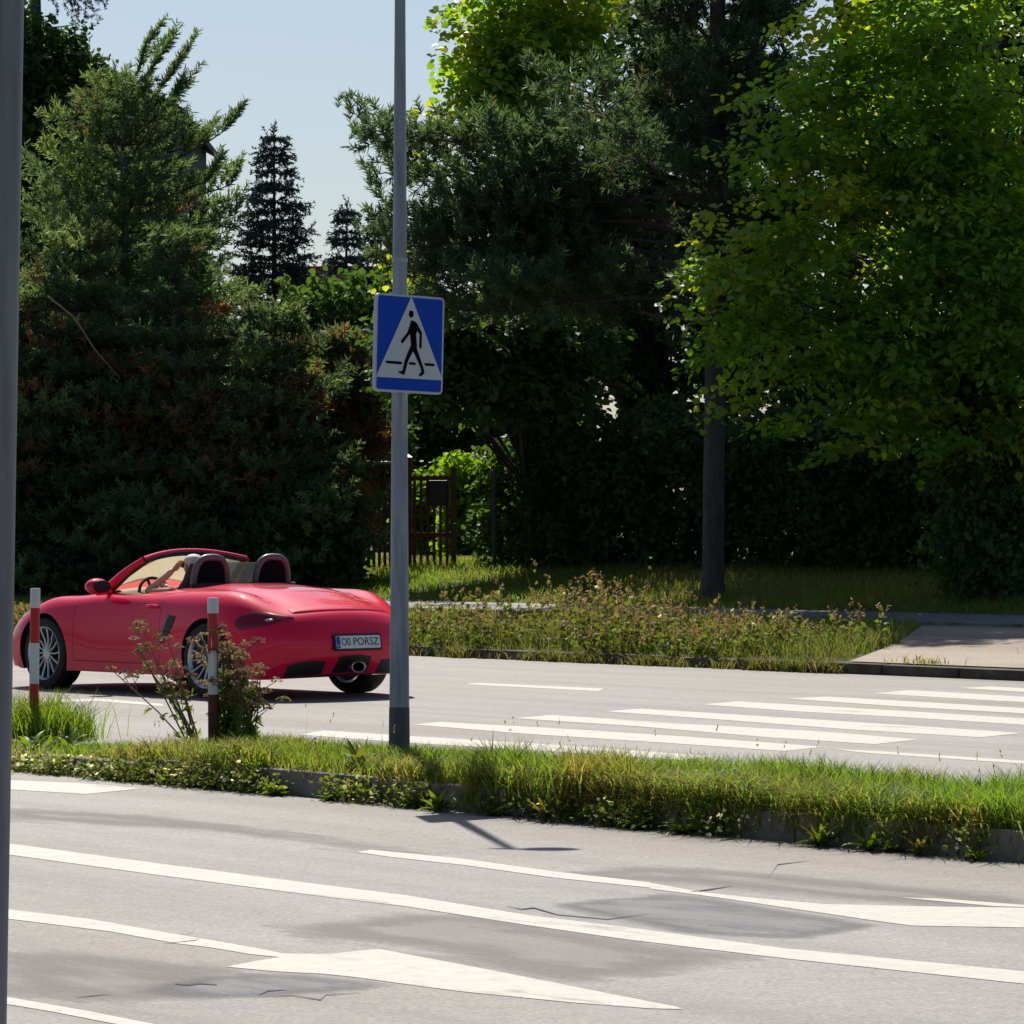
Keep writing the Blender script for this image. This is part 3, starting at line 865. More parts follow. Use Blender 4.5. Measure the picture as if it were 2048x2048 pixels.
WX_F, WX_R = 1.2075, -1.2075
WR = 0.325
cut = MB()
def cyl_y(mb, x, z, r, y0, y1, seg, mi):
    vs, fs = [], []
    for yy in (y0, y1):
        for k_ in range(seg):
            a = 2 * math.pi * k_ / seg
            vs.append((x + r * math.cos(a), yy, z + r * math.sin(a)))
    for k_ in range(seg):
        k2 = (k_ + 1) % seg
        fs.append((k_, k2, seg + k2, seg + k_))
    fs.append(tuple(range(seg))[::-1]); fs.append(tuple(range(seg, 2 * seg)))
    mb.add(vs, fs, mi)
for x_ in (WX_F, WX_R):
    for sgn in (1, -1):
        cyl_y(cut, x_, 0.33, 0.355, sgn * 0.42, sgn * 1.2, 72, 1)
cockpit = []
for a in np.linspace(0, 2 * math.pi, 48, endpoint=False):
    ca, sa = math.cos(a), math.sin(a)
    cockpit.append((0.02 + 0.60 * math.copysign(abs(ca) ** 0.55, ca), 0.655 * math.copysign(abs(sa) ** 0.45, sa)))
cut.prism(cockpit, 0.34, 1.4, 2)
cutter = cut.build("cutter", [M['red'], M['well'], M['cabin'], M['seam']], None)
md = body_raw.modifiers.new("cut", 'BOOLEAN'); md.object = cutter; md.operation = 'DIFFERENCE'; md.solver = 'EXACT'
dg = bpy.context.evaluated_depsgraph_get()
me_cut = bpy.data.meshes.new_from_object(body_raw.evaluated_get(dg))
bpy.data.objects.remove(cutter); bpy.data.objects.remove(body_raw)

# split the doors out of the body along panel gaps
bm = bmesh.new(); bm.from_mesh(me_cut)
GAP = 0.006
def side_geom(x0, x1):
    fs = [f for f in bm.faces if abs(f.calc_center_median().y) > 0.55 and x0 < f.calc_center_median().x < x1 and f.material_index == 0]
    s = set(fs); es = set(); vs = set()
    for f in fs:
        es.update(f.edges); vs.update(f.verts)
    return list(s) + list(es) + list(vs)
DX0, DX1, DZ = -0.52, 0.76, 0.27
def front_line(z): return DX1 - 0.10 * max(0, (0.62 - z))
for co, no in (((DX1, 0, 0), (1, 0, 0)), ((DX1 - GAP, 0, 0), (1, 0, 0)), ((DX0, 0, 0), (1, 0, 0)), ((DX0 + GAP, 0, 0), (1, 0, 0)), ((0, 0, DZ), (0, 0, 1)), ((0, 0, DZ + GAP), (0, 0, 1))):
    bmesh.ops.bisect_plane(bm, geom=side_geom(-0.8, 1.0), dist=1e-5, plane_co=co, plane_no=no)
door_faces = {1: [], -1: []}
for f in bm.faces:
    if f.material_index: continue
    c = f.calc_center_median()
    if abs(c.y) < 0.66 or not (DX0 < c.x < DX1) or c.z < DZ: continue
    if abs(c.y) < 0.70 and f.normal.z < 0.2: continue
    if DX0 + GAP < c.x < DX1 - GAP and c.z > DZ + GAP:
        door_faces[1 if c.y > 0 else -1].append(f)
    else:
        f.material_index = 3
def make_mesh_part(name, faces, parent):
    me = bpy.data.meshes.new(name); nb = bmesh.new(); mp = {}
    for f in faces:
        vs = []
        for v in f.verts:
            if v not in mp: mp[v] = nb.verts.new(v.co)
            vs.append(mp[v])
        try: nf = nb.faces.new(vs); nf.smooth = True
        except ValueError: pass
    nb.to_mesh(me); nb.free()
    me.materials.append(M['red'])
    o = bpy.data.objects.new(name, me); COL.objects.link(o); o.parent = parent
    return o
doors = {}
for sgn in (1, -1):
    doors[sgn] = make_mesh_part("door", door_faces[sgn], car)
bmesh.ops.delete(bm, geom=door_faces[1] + door_faces[-1], context='FACES')
me = bpy.data.meshes.new("body"); bm.to_mesh(me); bm.free()
for m_ in (M['red'], M['well'], M['cabin'], M['seam']): me.materials.append(m_)
for p in me.polygons: p.use_smooth = True
me.set_sharp_from_angle(angle=rad(32))
body = bpy.data.objects.new("body", me); COL.objects.link(body); body.parent = car

def patch(name, top, bot, nu, nv, off, mat_, parent, side=1, thick=0.012):
    """a panel that follows the body surface between two (row, column) curves"""
    def curve(pts, k_):
        pts = np.array(pts, float); u = np.linspace(0, 1, len(pts))
        # smooth: catmull-rom through the points
        S2 = spline_op(u); return spline_rows(u, S2, k_ * (len(pts) - 1)) @ pts
    us = np.linspace(0, 1, nu)
    T = curve(top, us); B_ = curve(bot, us)
    rows = []; inner = []
    for i in range(nu):
        row = []; inn = []
        for j in range(nv):
            q = T[i] + (B_[i] - T[i]) * j / (nv - 1)
            p = Spt(q[0], q[1] * side); n = Snor(q[0], q[1] * side)
            edge = min(i, nu - 1 - i, j, nv - 1 - j)
            o_ = off * (1.0 if edge > 0 else 0.35)
            row.append(tuple(p + n * o_)); inn.append(tuple(p - n * thick))
        rows.append(row); inner.append(inn)
    b = MB(); b.grid(rows)
    ring = [(i, 0) for i in range(nu)] + [(nu - 1, j) for j in range(1, nv)] + [(i, nv - 1) for i in range(nu - 2, -1, -1)] + [(0, j) for j in range(nv - 2, 0, -1)]
    vs = [rows[i][j] for i, j in ring] + [inner[i][j] for i, j in ring]
    n = len(ring)
    b.add(vs, [(a, (a + 1) % n, n + (a + 1) % n, n + a) for a in range(n)])
    return b.build(name, mat_, parent, smooth=50)

for sgn in (1, -1):
    # tail lights
    tl = patch("tail_light", [(11.50, 4.65), (11.66, 4.0), (11.86, 3.2), (12.3, 2.3), (12.72, 1.8)],
               [(11.55, 4.8), (12.2, 4.95), (12.95, 4.3), (13.12, 3.05), (12.86, 1.85)], 14, 9, 0.010, M['lens_dark'], car, sgn)
    patch("reversing_lens", [(12.5, 3.5), (12.56, 3.2), (12.62, 2.9)], [(12.84, 3.5), (12.9, 3.1), (12.86, 2.85)], 6, 5, 0.013, M['lens_clear'], tl, sgn)
    # headlights
    patch("headlight", [(2.35, 2.4), (2.45, 3.0), (2.55, 3.7), (2.5, 4.2)], [(3.0, 2.7), (3.35, 3.2), (3.35, 3.8), (2.9, 4.35)], 10, 8, 0.006, M['lens_clear'], car, sgn)
    # air intake ahead of the rear wheel
    it = patch("side_intake", [(8.62, 4.75), (8.45, 5.2), (8.22, 5.75)], [(8.93, 4.80), (8.75, 5.25), (8.35, 5.78)], 10, 5, 0.0035, M['black_trim'], car, sgn)
    patch("intake_trim", [(8.53, 4.70), (8.36, 5.2), (8.10, 5.80)], [(8.63, 4.75), (8.46, 5.2), (8.23, 5.76)], 10, 3, 0.007, M['hoop'], it, sgn)
    for q in (0.2, 0.4, 0.6, 0.8):
        c_ = 4.75 + q * 1.0; r0 = np.interp(q, [0, .5, 1], [8.62, 8.45, 8.22]); r1 = np.interp(q, [0, .5, 1], [8.93, 8.75, 8.35])
        p0 = Spt(r0, c_ * sgn); p1 = Spt(r1, (c_ + 0.04) * sgn); n0 = Snor(r0, c_ * sgn)
        sb = MB(); sb.tube([p0 + n0 * .006, p1 + n0 * .006], 0.005, 6); sb.build("slat", M['black_trim'], it)
    # door handle
    p0, p1 = Spt(8.05, 4.35 * sgn), Spt(7.62, 4.33 * sgn); n0 = Snor(7.85, 4.33 * sgn)
    hb = MB(); hb.tube([p0 + n0 * .004, p0 * .75 + p1 * .25 + n0 * .026, p0 * .25 + p1 * .75 + n0 * .026, p1 + n0 * .004], [0.011, 0.014, 0.014, 0.011], 10)
    hb.build("door_handle", M['red'], doors[sgn], smooth=60)
    # rear bumper cut-outs beside the exhaust
    patch("bumper_grille", [(15.2, .85), (15.12, 1.6), (15.3, 2.5)], [(15.97, .85), (15.97, 1.7), (15.95, 2.6)], 10, 5, 0.004, M['black_trim'], car, sgn)
patch("diffuser", [(15.0, -0.5), (14.9, 0), (15.0, 0.5)], [(15.95, -0.55), (15.95, 0), (15.95, 0.55)], 10, 5, 0.004, M['black_trim'], car)
# engine-lid slot and third brake light
patch("lid_slot", [(9.82, -0.75), (9.78, 0), (9.82, 0.75)], [(10.02, -0.55), (10.0, 0), (10.02, 0.55)], 12, 4, 0.004, M['seam'], car)
sp_ = patch("spoiler", [(11.75, -1.75), (11.7, 0), (11.75, 1.75)], [(12.08, -1.72), (12.12, 0), (12.08, 1.72)], 24, 6, 0.010, M['red'], car)

# exhaust
b = MB()
ex = Matrix.Translation((-2.10, 0.03, 0.275)) @ Matrix.Rotation(rad(-90), 4, 'Y') @ Matrix.Diagonal((0.74, 1.2, 1, 1))
b.lathe([(0.054, -0.05), (0.054, 0.10), (0.066, 0.105), (0.068, 0.09), (0.066, -0.05)], 28, 0, ex)
b.build("exhaust_pipe", M['chrome'], car, smooth=40)

# number plate
pl_c = Vector(Spt(14.05, 0)) + Vector((-0.012, 0.0, 0.0)); pn = Vector(Snor(14.05, 0)); pn = Vector((pn.x, 0, pn.z)).normalized()
pn = (pn + Vector((-0.6, 0, 0))).normalized()
yx = Vector((0, -1, 0)); yz = pn.cross(yx)
if yz.z < 0: yz = -yz
PM = Matrix((yx * .93, yz * .95, pn)).transposed().to_4x4(); PM.translation = Vector((pl_c.x - 0.008, 0.0, 0.485))
b = MB(); b.prism(rrect(0.56, 0.15, 0.012, 3), -0.02, 0.0, 0, PM)
plate = b.build("number_plate", M['black_trim'], car)
b = MB(); b.prism(rrect(0.52, 0.114, 0.01, 3), 0.001, 0.004, 0, PM); b.build("plate_face", M['plate_white'], plate)
b = MB(); b.prism([(-0.257, -0.052), (-0.215, -0.052), (-0.215, 0.052), (-0.257, 0.052)], 0.0045, 0.0052, 0, PM); b.build("country_band", M['plate_blue'], plate)
def text(name, body_, size, Mx, mat_, parent, width=None, extr=0.0006):
    cu = bpy.data.curves.new(name, 'FONT'); cu.body = body_; cu.size = size; cu.extrude = extr
    cu.align_x = 'CENTER'; cu.align_y = 'CENTER'; cu.resolution_u = 3
    tmp = bpy.data.objects.new(name, cu); COL.objects.link(tmp)
    me = bpy.data.meshes.new_from_object(tmp.evaluated_get(bpy.context.evaluated_depsgraph_get()))
    bpy.data.objects.remove(tmp)
    n = len(me.vertices); co = np.zeros(n * 3); me.vertices.foreach_get("co", co); co = co.reshape(-1, 3)
    if width:
        co[:, 0] *= width / (co[:, 0].max() - co[:, 0].min())
    me.vertices.foreach_set("co", co.ravel())
    me.transform(Mx); me.materials.clear(); me.materials.append(mat_)
    o = bpy.data.objects.new(name, me); COL.objects.link(o); o.parent = parent
    return o
text("plate_lettering", "O0", 0.098, PM @ Matrix.Translation((-0.148, 0, 0.0055)), M['plate_text'], plate, 0.105)
text("plate_lettering", "PORSZ", 0.098, PM @ Matrix.Translation((0.088, 0, 0.0055)), M['plate_text'], plate, 0.30)
text("country_letters", "PL", 0.03, PM @ Matrix.Translation((-0.236, -0.03, 0.0056)), M['plate_white'], plate, 0.026)
# faint gold script on the tail
p0 = Vector(Spt(11.25, -1.6)); n0 = Vector(Snor(11.25, -1.6)); tx = Vector((0, -1, 0)); tx = (tx - n0 * tx.dot(n0)).normalized(); ty = n0.cross(tx)
BM = Matrix((tx, ty, n0)).transposed().to_4x4(); BM.translation = p0 + n0 * 0.005
text("tail_script", "Boxster S", 0.07, BM, M['gold'], car, 0.24)

# windscreen: frame, glass, mirror
def ws_base(y): return Vector((0.70 - 0.16 * (y / 0.70) ** 2, y, 0.905 - 0.035 * (y / 0.7) ** 2))
def ws_top(y): return Vector((0.20 - 0.09 * (y / 0.57) ** 2, y, 1.242 - 0.07 * (y / 0.57) ** 2))
b = MB()
ys_ = np.linspace(-1, 1, 17)
for sgn in (1, -1):
    a0, a1 = ws_base(0.70 * sgn), ws_top(0.57 * sgn)
    pts = []
    for q in np.linspace(-0.08, 1, 9):
        p = a0.lerp(a1, q); p.z += 0.025 * math.sin(math.pi * max(0, q)); pts.append(p)
    b.tube(pts, [0.05, 0.045, 0.04, 0.036, 0.034, 0.032, 0.03, 0.028, 0.027], 12)
b.tube([ws_top(0.57 * y) for y in ys_], [0.026] * 17, 12)
fr = b.build("windscreen_frame", M['red'], car, smooth=50, weld=False)
b = MB()
for sgn in (1, -1):
    a0, a1 = ws_base(0.665 * sgn), ws_top(0.545 * sgn)
    b.tube([a0 + Vector((-0.03, 0, 0.0)), a0.lerp(a1, .5) + Vector((-0.03, 0, 0.018)), a1 + Vector((-0.02, 0, -0.012))], [0.036, 0.03, 0.026], 10)
b.tube([ws_top(0.55 * y) + Vector((-0.014, 0, -0.018)) for y in ys_], [0.021] * 17, 10)
b.build("frame_lining", M['cabin'], fr, smooth=50, weld=False)
b = MB()
b.grid([[tuple(ws_base(0.68 * y).lerp(ws_top(0.55 * y), q) + Vector((0, 0, 0.022 * math.sin(math.pi * q)))) for y in ys_] for q in np.linspace(0, 1, 9)])
b.build("windscreen", M['windshield'], car, smooth=60)
b = MB(); b.ball((0.22, 0.0, 1.12), (0.022, 0.105, 0.033), 16, 8); b.tube([(0.22, 0, 1.14), (0.25, 0, 1.21)], 0.01, 6)
b.build("inner_mirror", M['cabin'], car, smooth=60)

# dashboard, door linings, seats, steering wheel, hoops
b = MB()
prof = [(0.66, 0.88), (0.40, 0.925), (0.30, 0.90), (0.26, 0.84), (0.34, 0.62), (0.66, 0.45)]
b.grid([[(x, y, z - 0.03 * (abs(y) / 0.66) ** 4) for x, z in prof] for y in np.linspace(-0.645, 0.645, 12)])
b.build("dashboard", M['cream'], car, smooth=50)
for sgn in (1, -1):
    b = MB(); b.box((0.05, 0.635 * sgn, 0.66), (1.0, 0.03, 0.42)); b.build("lining", M['cream'], doors[sgn], bevel=0.012)
def seat(y):
    b = MB()
    cs2 = [(-0.14, 0.38, 0.24, 0.10), (0.10, 0.42, 0.25, 0.09)]
    b.box((-0.02, y, 0.42), (0.46, 0.48, 0.16))
    rows = []
    for q in np.linspace(0, 1, 11):
        z = 0.42 + 0.72 * q; x = -0.26 - 0.17 * q
        hw = np.interp(q, [0, .3, .65, .75, .85, 1.0], [0.22, 0.25, 0.24, 0.15, 0.15, 0.10])
        th = np.interp(q, [0, .6, .8, 1], [0.10, 0.09, 0.06, 0.04])
        rows.append([(x + th * math.sin(a), y + hw * math.cos(a), z) for a in np.linspace(0, 2 * math.pi, 17)])
    b.grid(rows); b.add(rows[-1][:-1], [tuple(range(16))])
    return b.build("seat", M['seat'], car, smooth=50, bevel=0.0)
seat(0.37); seat(-0.37)
b = MB()
sw_c = Vector((0.20, 0.37, 0.84)); sw_m = Matrix.Translation(sw_c) @ Matrix.Rotation(rad(-68), 4, 'Y')
b.tube([(0.18 * math.cos(a), 0.18 * math.sin(a), 0) for a in np.linspace(0, 2 * math.pi, 29)], 0.015, 8, 0, sw_m)
for a in (0.3, 2.84, 4.71):
    b.tube([(0, 0, -0.02), (0.175 * math.cos(a), 0.175 * math.sin(a), 0)], 0.014, 6, 0, sw_m)
b.ball((0, 0, -0.015), (0.06, 0.06, 0.03), 12, 6, 0, sw_m)
b.tube([(0, 0, -0.02), (0, 0, -0.2)], 0.03, 8, 0, sw_m)
b.build("steering_wheel", M['cabin'], car, smooth=50, weld=False)
def hoop_pts(y):
    pts = []
    for a in np.linspace(0, math.pi, 17):
        ca, sa = math.cos(a), math.sin(a)
        pts.append(Vector((-0.54 - 0.03 * sa, y + 0.185 * math.copysign(abs(ca) ** 0.62, ca), 0.90 + 0.295 * sa ** 0.72)))
    return pts
for y in (0.34, -0.34):
    b = MB(); pts = hoop_pts(y); b.tube(pts, [0.030] * 17, 12)
    hp = b.build("roll_hoop", M['hoop'], car, smooth=60)
    b = MB()
    b.add([p + Vector((0.004, 0, 0)) for p in pts], [tuple(range(17))]); b.add([p - Vector((0.006, 0, 0)) for p in pts], [tuple(range(17))])
    b.build("hoop_mesh", M['mesh_black'], hp, weld=False)
b = MB()
b.prism([(0.19, 0.0), (-0.19, 0.0), (-0.17, 0.20), (0.17, 0.20)], 0.0, 0.006, 0, Matrix.Translation((-0.55, 0, 0.95)) @ Matrix.Rotation(rad(90), 4, 'Z') @ Matrix.Rotation(rad(90), 4, 'X'))
b.build("wind_deflector", M['deflector'], car)
b = MB(); b.box((-0.585, 0, 0.945), (0.05, 1.16, 0.05)); b.build("hoop_bar", M['cabin'], car, bevel=0.015)
# door mirrors
for sgn in (1, -1):
    b = MB(); c = Vector((0.36, 0.90 * sgn, 0.935))
    b.ball(c, (0.085, 0.115, 0.072), 18, 10)
    b.tube([(0.38, 0.74 * sgn, 0.875), (0.37, 0.86 * sgn, 0.91)], [0.026, 0.03], 8)
    mr_ = b.build("door_mirror", M['red'], car, smooth=60, weld=False)
    b = MB(); b.ball(c + Vector((-0.078, 0, 0)), (0.012, 0.098, 0.057), 16, 8); b.build("mirror_glass", M['black_trim'], mr_, smooth=60)

# wheels
def wheel(x, y, wd, sgn):
    o = bpy.data.objects.new("wheel", None); COL.objects.link(o); o.parent = car
    o.location = (x, y, WR); o.rotation_euler = (rad(-90 * sgn), 0, 0)     # local +Z outwards
    h = wd / 2
    b = MB()
    b.lathe([(0.238, -h + .01), (0.27, -h), (0.308, -h + .012), (0.322, -h + .035), (0.325, 0), (0.322, h - .035), (0.308, h - .012), (0.27, h), (0.243, h - .006), (0.238, h - .02)], 56)
    b.build("tyre", M['tyre'], o, smooth=40)
    b = MB()
    b.lathe([(0.236, -h + .01), (0.225, -h + .05), (0.215, 0), (0.222, h - .03), (0.236, h - .018), (0.243, h - .004), (0.238, h + .002), (0.228, h - .006), (0.216, h - .03)], 56)
    for k_ in range(14):
        a = 2 * math.pi * k_ / 14
        Mx = Matrix.Rotation(a, 4, 'Z')
        b.tube([(0.045, 0, h - .045), (0.13, 0.0, h - .035), (0.226, 0.012, h - .012)], [0.011, 0.0085, 0.0085], 6, 0, Mx)
    b.lathe([(0.0, h - .02), (0.028, h - .022), (0.055, h - .032), (0.06, h - .06)], 24)
    b.build("rim", M['rim'], o, smooth=40, weld=False)
    b = MB(); b.lathe([(0.0, h - .10), (0.155, h - .10), (0.155, h - .12), (0.0, h - .12)], 32); b.lathe([(0.215, -h + .02), (0.0, -h + .02)], 32)
    b.build("brake_disc", M['disc'], o, smooth=40, weld=False)
wheel(WX_F, 0.762, 0.235, 1); wheel(WX_F, -0.762, 0.235, -1)
wheel(WX_R, 0.772, 0.265, 1); wheel(WX_R, -0.772, 0.265, -1)

# ------------------------------------------------------------------ the driver
M['skin'] = plain("skin", (0.55, 0.32, 0.21), 0.55, var=0.08)
M['shirt'] = plain("red_top", (0.28, 0.015, 0.05), 0.8)
M['hair'] = plain("grey_hair", (0.55, 0.52, 0.47), 0.7)
M['cap'] = plain("orange_cap_brim", (0.60, 0.22, 0.06), 0.7)
M['trouser'] = plain("dark_trousers", (0.03, 0.03, 0.04), 0.85)
dr = empty("person", CM @ Vector((-0.16, 0.37, 0.50)), CAR_H)
dr.scale = (CAR_S,) * 3
tag(dr, "driver in a red top, elbow on the door, hand raised to an orange brim", "person")
off = Vector((0.16, -0.37, -0.50))
def skin_fig(name, verts, edges, mat_, parent, lv=2):
    me = bpy.data.meshes.new(name)
    me.from_pydata([tuple(Vector(v[:3]) + off) for v in verts], edges, [])
    o = bpy.data.objects.new(name, me); COL.objects.link(o); o.parent = parent
    sm = o.modifiers.new("skin", 'SKIN'); sm.use_smooth_shade = True
    for i, v in enumerate(verts):
        d = me.skin_vertices[0].data[i]; d.radius = (v[3], v[4]); d.use_root = (i == 0)
    ss = o.modifiers.new("sub", 'SUBSURF'); ss.levels = lv; ss.render_levels = lv
    ev = o.evaluated_get(bpy.context.evaluated_depsgraph_get())
    me2 = bpy.data.meshes.new_from_object(ev)
    o.modifiers.clear(); o.data = me2
    me2.materials.clear(); me2.materials.append(mat_)
    for p in me2.polygons: p.use_smooth = True
    return o
Y0 = 0.37
bv = [(-.20, Y0, .52, .13, .15), (-.28, Y0, .68, .11, .14), (-.35, Y0, .84, .11, .16), (-.365, Y0, .93, .06, .07), (-.35, Y0, .99, .05, .052), (-.335, Y0, 1.06, .07, .078), (-.325, Y0, 1.13, .073, .082), (-.335, Y0, 1.19, .05, .055),
      (-.355, Y0 + .19, .885, .055, .055), (.00, Y0 + .255, .885, .044, .044), (-.10, Y0 + .20, .97, .036, .036), (-.19, Y0 + .13, 1.06, .027, .024),
      (-.345, Y0 - .19, .885, .055, .055), (-.16, Y0 - .20, .72, .042, .042), (.02, Y0 - .15, .82, .033, .033), (.16, Y0 - .09, .935, .026, .022),
      (.02, Y0 + .12, .53, .085, .085), (.32, Y0 + .12, .56, .06, .06), (.50, Y0 + .10, .40, .04, .04),
      (.02, Y0 - .12, .53, .085, .085), (.32, Y0 - .12, .56, .06, .06), (.50, Y0 - .10, .40, .04, .04)]
be = [(0, 1), (1, 2), (2, 3), (3, 4), (4, 5), (5, 6), (6, 7), (2, 8), (8, 9), (9, 10), (10, 11), (2, 12), (12, 13), (13, 14), (14, 15), (0, 16), (16, 17), (17, 18), (0, 19), (19, 20), (20, 21)]
# hands closed on the wheel rim: four fingers and a thumb each
for root, sg_ in ((11, 1), (15, -1)):
    r0 = bv[root]
    if root == 11:      # left hand raised to the cap brim, fingers slightly curled
        for kf, (dy, ln) in enumerate(((-.022, .066), (-.006, .074), (.010, .070), (.026, .056))):
            i0 = len(bv)
            bv += [(r0[0] - .030, r0[1] - .035 + dy * .6, r0[2] + .036 + dy * .5, .0095, .0095), (r0[0] - .030 - ln * .25, r0[1] - .045 + dy * .6, r0[2] + .036 + ln * .45 + dy * .5, .0085, .0085), (r0[0] - .028 - ln * .5, r0[1] - .062 + dy * .6, r0[2] + .034 + ln * .75 + dy * .5, .008, .008)]
            be += [(root, i0), (i0, i0 + 1), (i0 + 1, i0 + 2)]
        i0 = len(bv)
        bv += [(r0[0] + .012, r0[1] - .030, r0[2] + .026, .011, .011), (r0[0] + .010, r0[1] - .050, r0[2] + .052, .009, .009)]
        be += [(root, i0), (i0, i0 + 1)]
        continue
    for kf, (dy, ln) in enumerate(((-.024, .062), (-.008, .07), (.008, .066), (.022, .054))):
        i0 = len(bv)
        bv.append((r0[0] + .035, r0[1] + dy, r0[2] + .012, .0095, .0095)); bv.append((r0[0] + .035 + ln * .55, r0[1] + dy, r0[2] - .004, .0085, .0085)); bv.append((r0[0] + .03 + ln * .5, r0[1] + dy, r0[2] - .036, .008, .008))
        be += [(root, i0), (i0, i0 + 1), (i0 + 1, i0 + 2)]
    i0 = len(bv)
    bv.append((r0[0] + .005, r0[1] - .03 * sg_, r0[2] - .012, .011, .011)); bv.append((r0[0] + .035, r0[1] - .042 * sg_, r0[2] - .03, .009, .009))
    be += [(root, i0), (i0, i0 + 1)]
bodyp = skin_fig("body", bv, be, M['skin'], dr)
sv = [(-.20, Y0, .53, .15, .17), (-.28, Y0, .68, .13, .16), (-.35, Y0, .83, .125, .17), (-.362, Y0, .925, .075, .085), (-.36, Y0 + .19, .885, .068, .068), (-.24, Y0 + .215, .885, .058, .058), (-.35, Y0 - .19, .885, .068, .068), (-.26, Y0 - .20, .80, .06, .06)]
skin_fig("shirt", sv, [(0, 1), (1, 2), (2, 3), (2, 4), (4, 5), (2, 6), (6, 7)], M['shirt'], dr)
b = MB()
b.ball(Vector((-.345, Y0, 1.165)) + off, (0.088, 0.084, 0.058), 18, 10)
b.ball(Vector((-.385, Y0, 1.11)) + off, (0.062, 0.080, 0.085), 18, 10)
b.build("hair", M['hair'], dr, smooth=60, weld=False)
b = MB()
pts = [(0.10 * math.cos(a) * 1.0, 0.075 * math.sin(a)) for a in np.linspace(-1.45, 1.45, 13)]
b.prism([(p[0] - 0.02, p[1]) for p in pts], 0, 0.008, 0, Matrix.Translation(Vector((-.235, Y0, 1.155)) + off) @ Matrix.Rotation(rad(8), 4, 'Y'))
b.build("cap_brim", M['cap'], dr)
hx = Vector((-.262, Y0, 1.095)) + off
b = MB(); b.ball(hx + Vector((0.008, 0, -.005)), (.022, .013, .02), 10, 6)
b.build("nose", M['skin'], dr, smooth=60)
for sg_ in (1, -1):
    b = MB(); b.ball(Vector((-.335, Y0 + .082 * sg_, 1.10)) + off, (.02, .01, .032), 10, 6); b.build("ear", M['skin'], dr, smooth=60)
    b = MB(); b.ball(hx + Vector((-.004, .03 * sg_, .022)), (.01, .014, .007), 8, 5); b.build("eye", M['plate_text'], dr, smooth=60)
b = MB(); b.box(hx + Vector((-.004, 0, -.052)), (.012, .044, .007)); b.build("mouth", M['plate_text'], dr, bevel=0.002)
# ------------------------------------------------------------------ trees, hedge, shrubs
def nrm(a):
    return a / np.maximum(1e-9, np.linalg.norm(a, axis=-1, keepdims=True))
def rand_dirs(r, n):
    return nrm(r.normal(size=(n, 3)))

def needles(r, P, Dr, n, shoot_len, length, width, a0=30, a1=65, tint=None):
    """needle tufts: n thin blades set round each shoot"""
    P = np.asarray(P); Dr = nrm(np.asarray(Dr)); S = len(P)
    Pp = np.repeat(P, n, 0); Dd = np.repeat(Dr, n, 0)
    rnd = rand_dirs(r, S * n); per = nrm(rnd - Dd * (rnd * Dd).sum(1, keepdims=True))
    ang = np.radians(r.uniform(a0, a1, S * n))[:, None]
    nd = Dd * np.cos(ang) + per * np.sin(ang)
    sl = np.repeat(np.broadcast_to(np.asarray(shoot_len, float), (S,)), n)
    bs = Pp + Dd * (r.uniform(0, 1, S * n) * sl)[:, None]
    side = nrm(np.cross(nd, rand_dirs(r, S * n)))
    L = (length * r.uniform(0.7, 1.2, S * n))[:, None]; W_ = width * 0.5
    V = np.stack([bs - side * W_, bs + side * W_, bs + nd * L * 0.65 + side * W_ * 0.9, bs + nd * L, bs + nd * L * 0.65 - side * W_ * 0.9], 1).reshape(-1, 3)
    F = (np.arange(S * n)[:, None] * 5 + np.arange(5)[None, :])
    T = np.repeat(np.asarray(tint if tint is not None else np.full(S, .6)), n) + r.normal(0, .06, S * n)
    return V, F, np.repeat(np.clip(T, 0, 1), 5)

def leaf_faces(r, P, Dr, Nn, size, tint, jit=0.35):
    """rounded leaves: six-sided blades slightly folded along the midrib"""
    n = len(P); Dr = nrm(Dr + r.normal(0, jit, (n, 3))); Nn = nrm(Nn + r.normal(0, jit, (n, 3)))
    side = nrm(np.cross(Dr, Nn)); Nn = np.cross(side, Dr)
    L = (size * r.uniform(0.65, 1.25, n))[:, None]
    w_ = L * 0.46
    up = Nn * L * 0.10
    V = np.stack([P, P + Dr * L * .25 + side * w_ + up, P + Dr * L * .62 + side * w_ * .85 + up, P + Dr * L, P + Dr * L * .62 - side * w_ * .85 + up, P + Dr * L * .25 - side * w_ + up], 1).reshape(-1, 3)
    i0 = np.arange(n)[:, None] * 6
    F = np.concatenate([i0 + np.array([0, 1, 2, 3]), i0 + np.array([0, 3, 4, 5])])
    return V, F, np.repeat(np.clip(tint, 0, 1), 6)

def sprays_to_leaves(r, C, Dr, per, length, size, flat=0.55, t0=0.5, tsd=0.22, droop=0.25):
    """each spray is a twig carrying leaves left and right, roughly in one plane"""
    S = len(C); Dr = nrm(Dr)
    up = np.tile(np.array([0, 0, 1.0]), (S, 1)) + r.normal(0, flat, (S, 3))
    sd = nrm(np.cross(Dr, up)); up = np.cross(sd, Dr)
    q = np.tile(np.linspace(0.05, 1, per), S)
    Cc = np.repeat(C, per, 0); Dd = np.repeat(Dr, per, 0); Sd = np.repeat(sd, per, 0); Uu = np.repeat(up, per, 0)
    ln = np.repeat(length * r.uniform(0.6, 1.3, S), per)
    sign = np.tile(np.where(np.arange(per) % 2 == 0, 1.0, -1.0), S)[:, None]
    spread = (0.35 * (1 - q) + 0.12)[:, None] * r.uniform(0.2, 1.2, (S * per, 1))
    pos = Cc + Dd * (q * ln)[:, None] + Sd * sign * spread * ln[:, None] - np.array([0, 0, 1.0]) * (droop * q ** 2 * ln)[:, None] + r.normal(0, .03, (S * per, 3))
    ld = Dd * 0.7 + Sd * sign * 0.8 - np.array([0, 0, 1.0]) * 0.35
    tn = np.repeat(r.normal(t0, tsd, S), per) + r.normal(0, .08, S * per)
    return leaf_faces(r, pos, ld, Uu, size, tn)

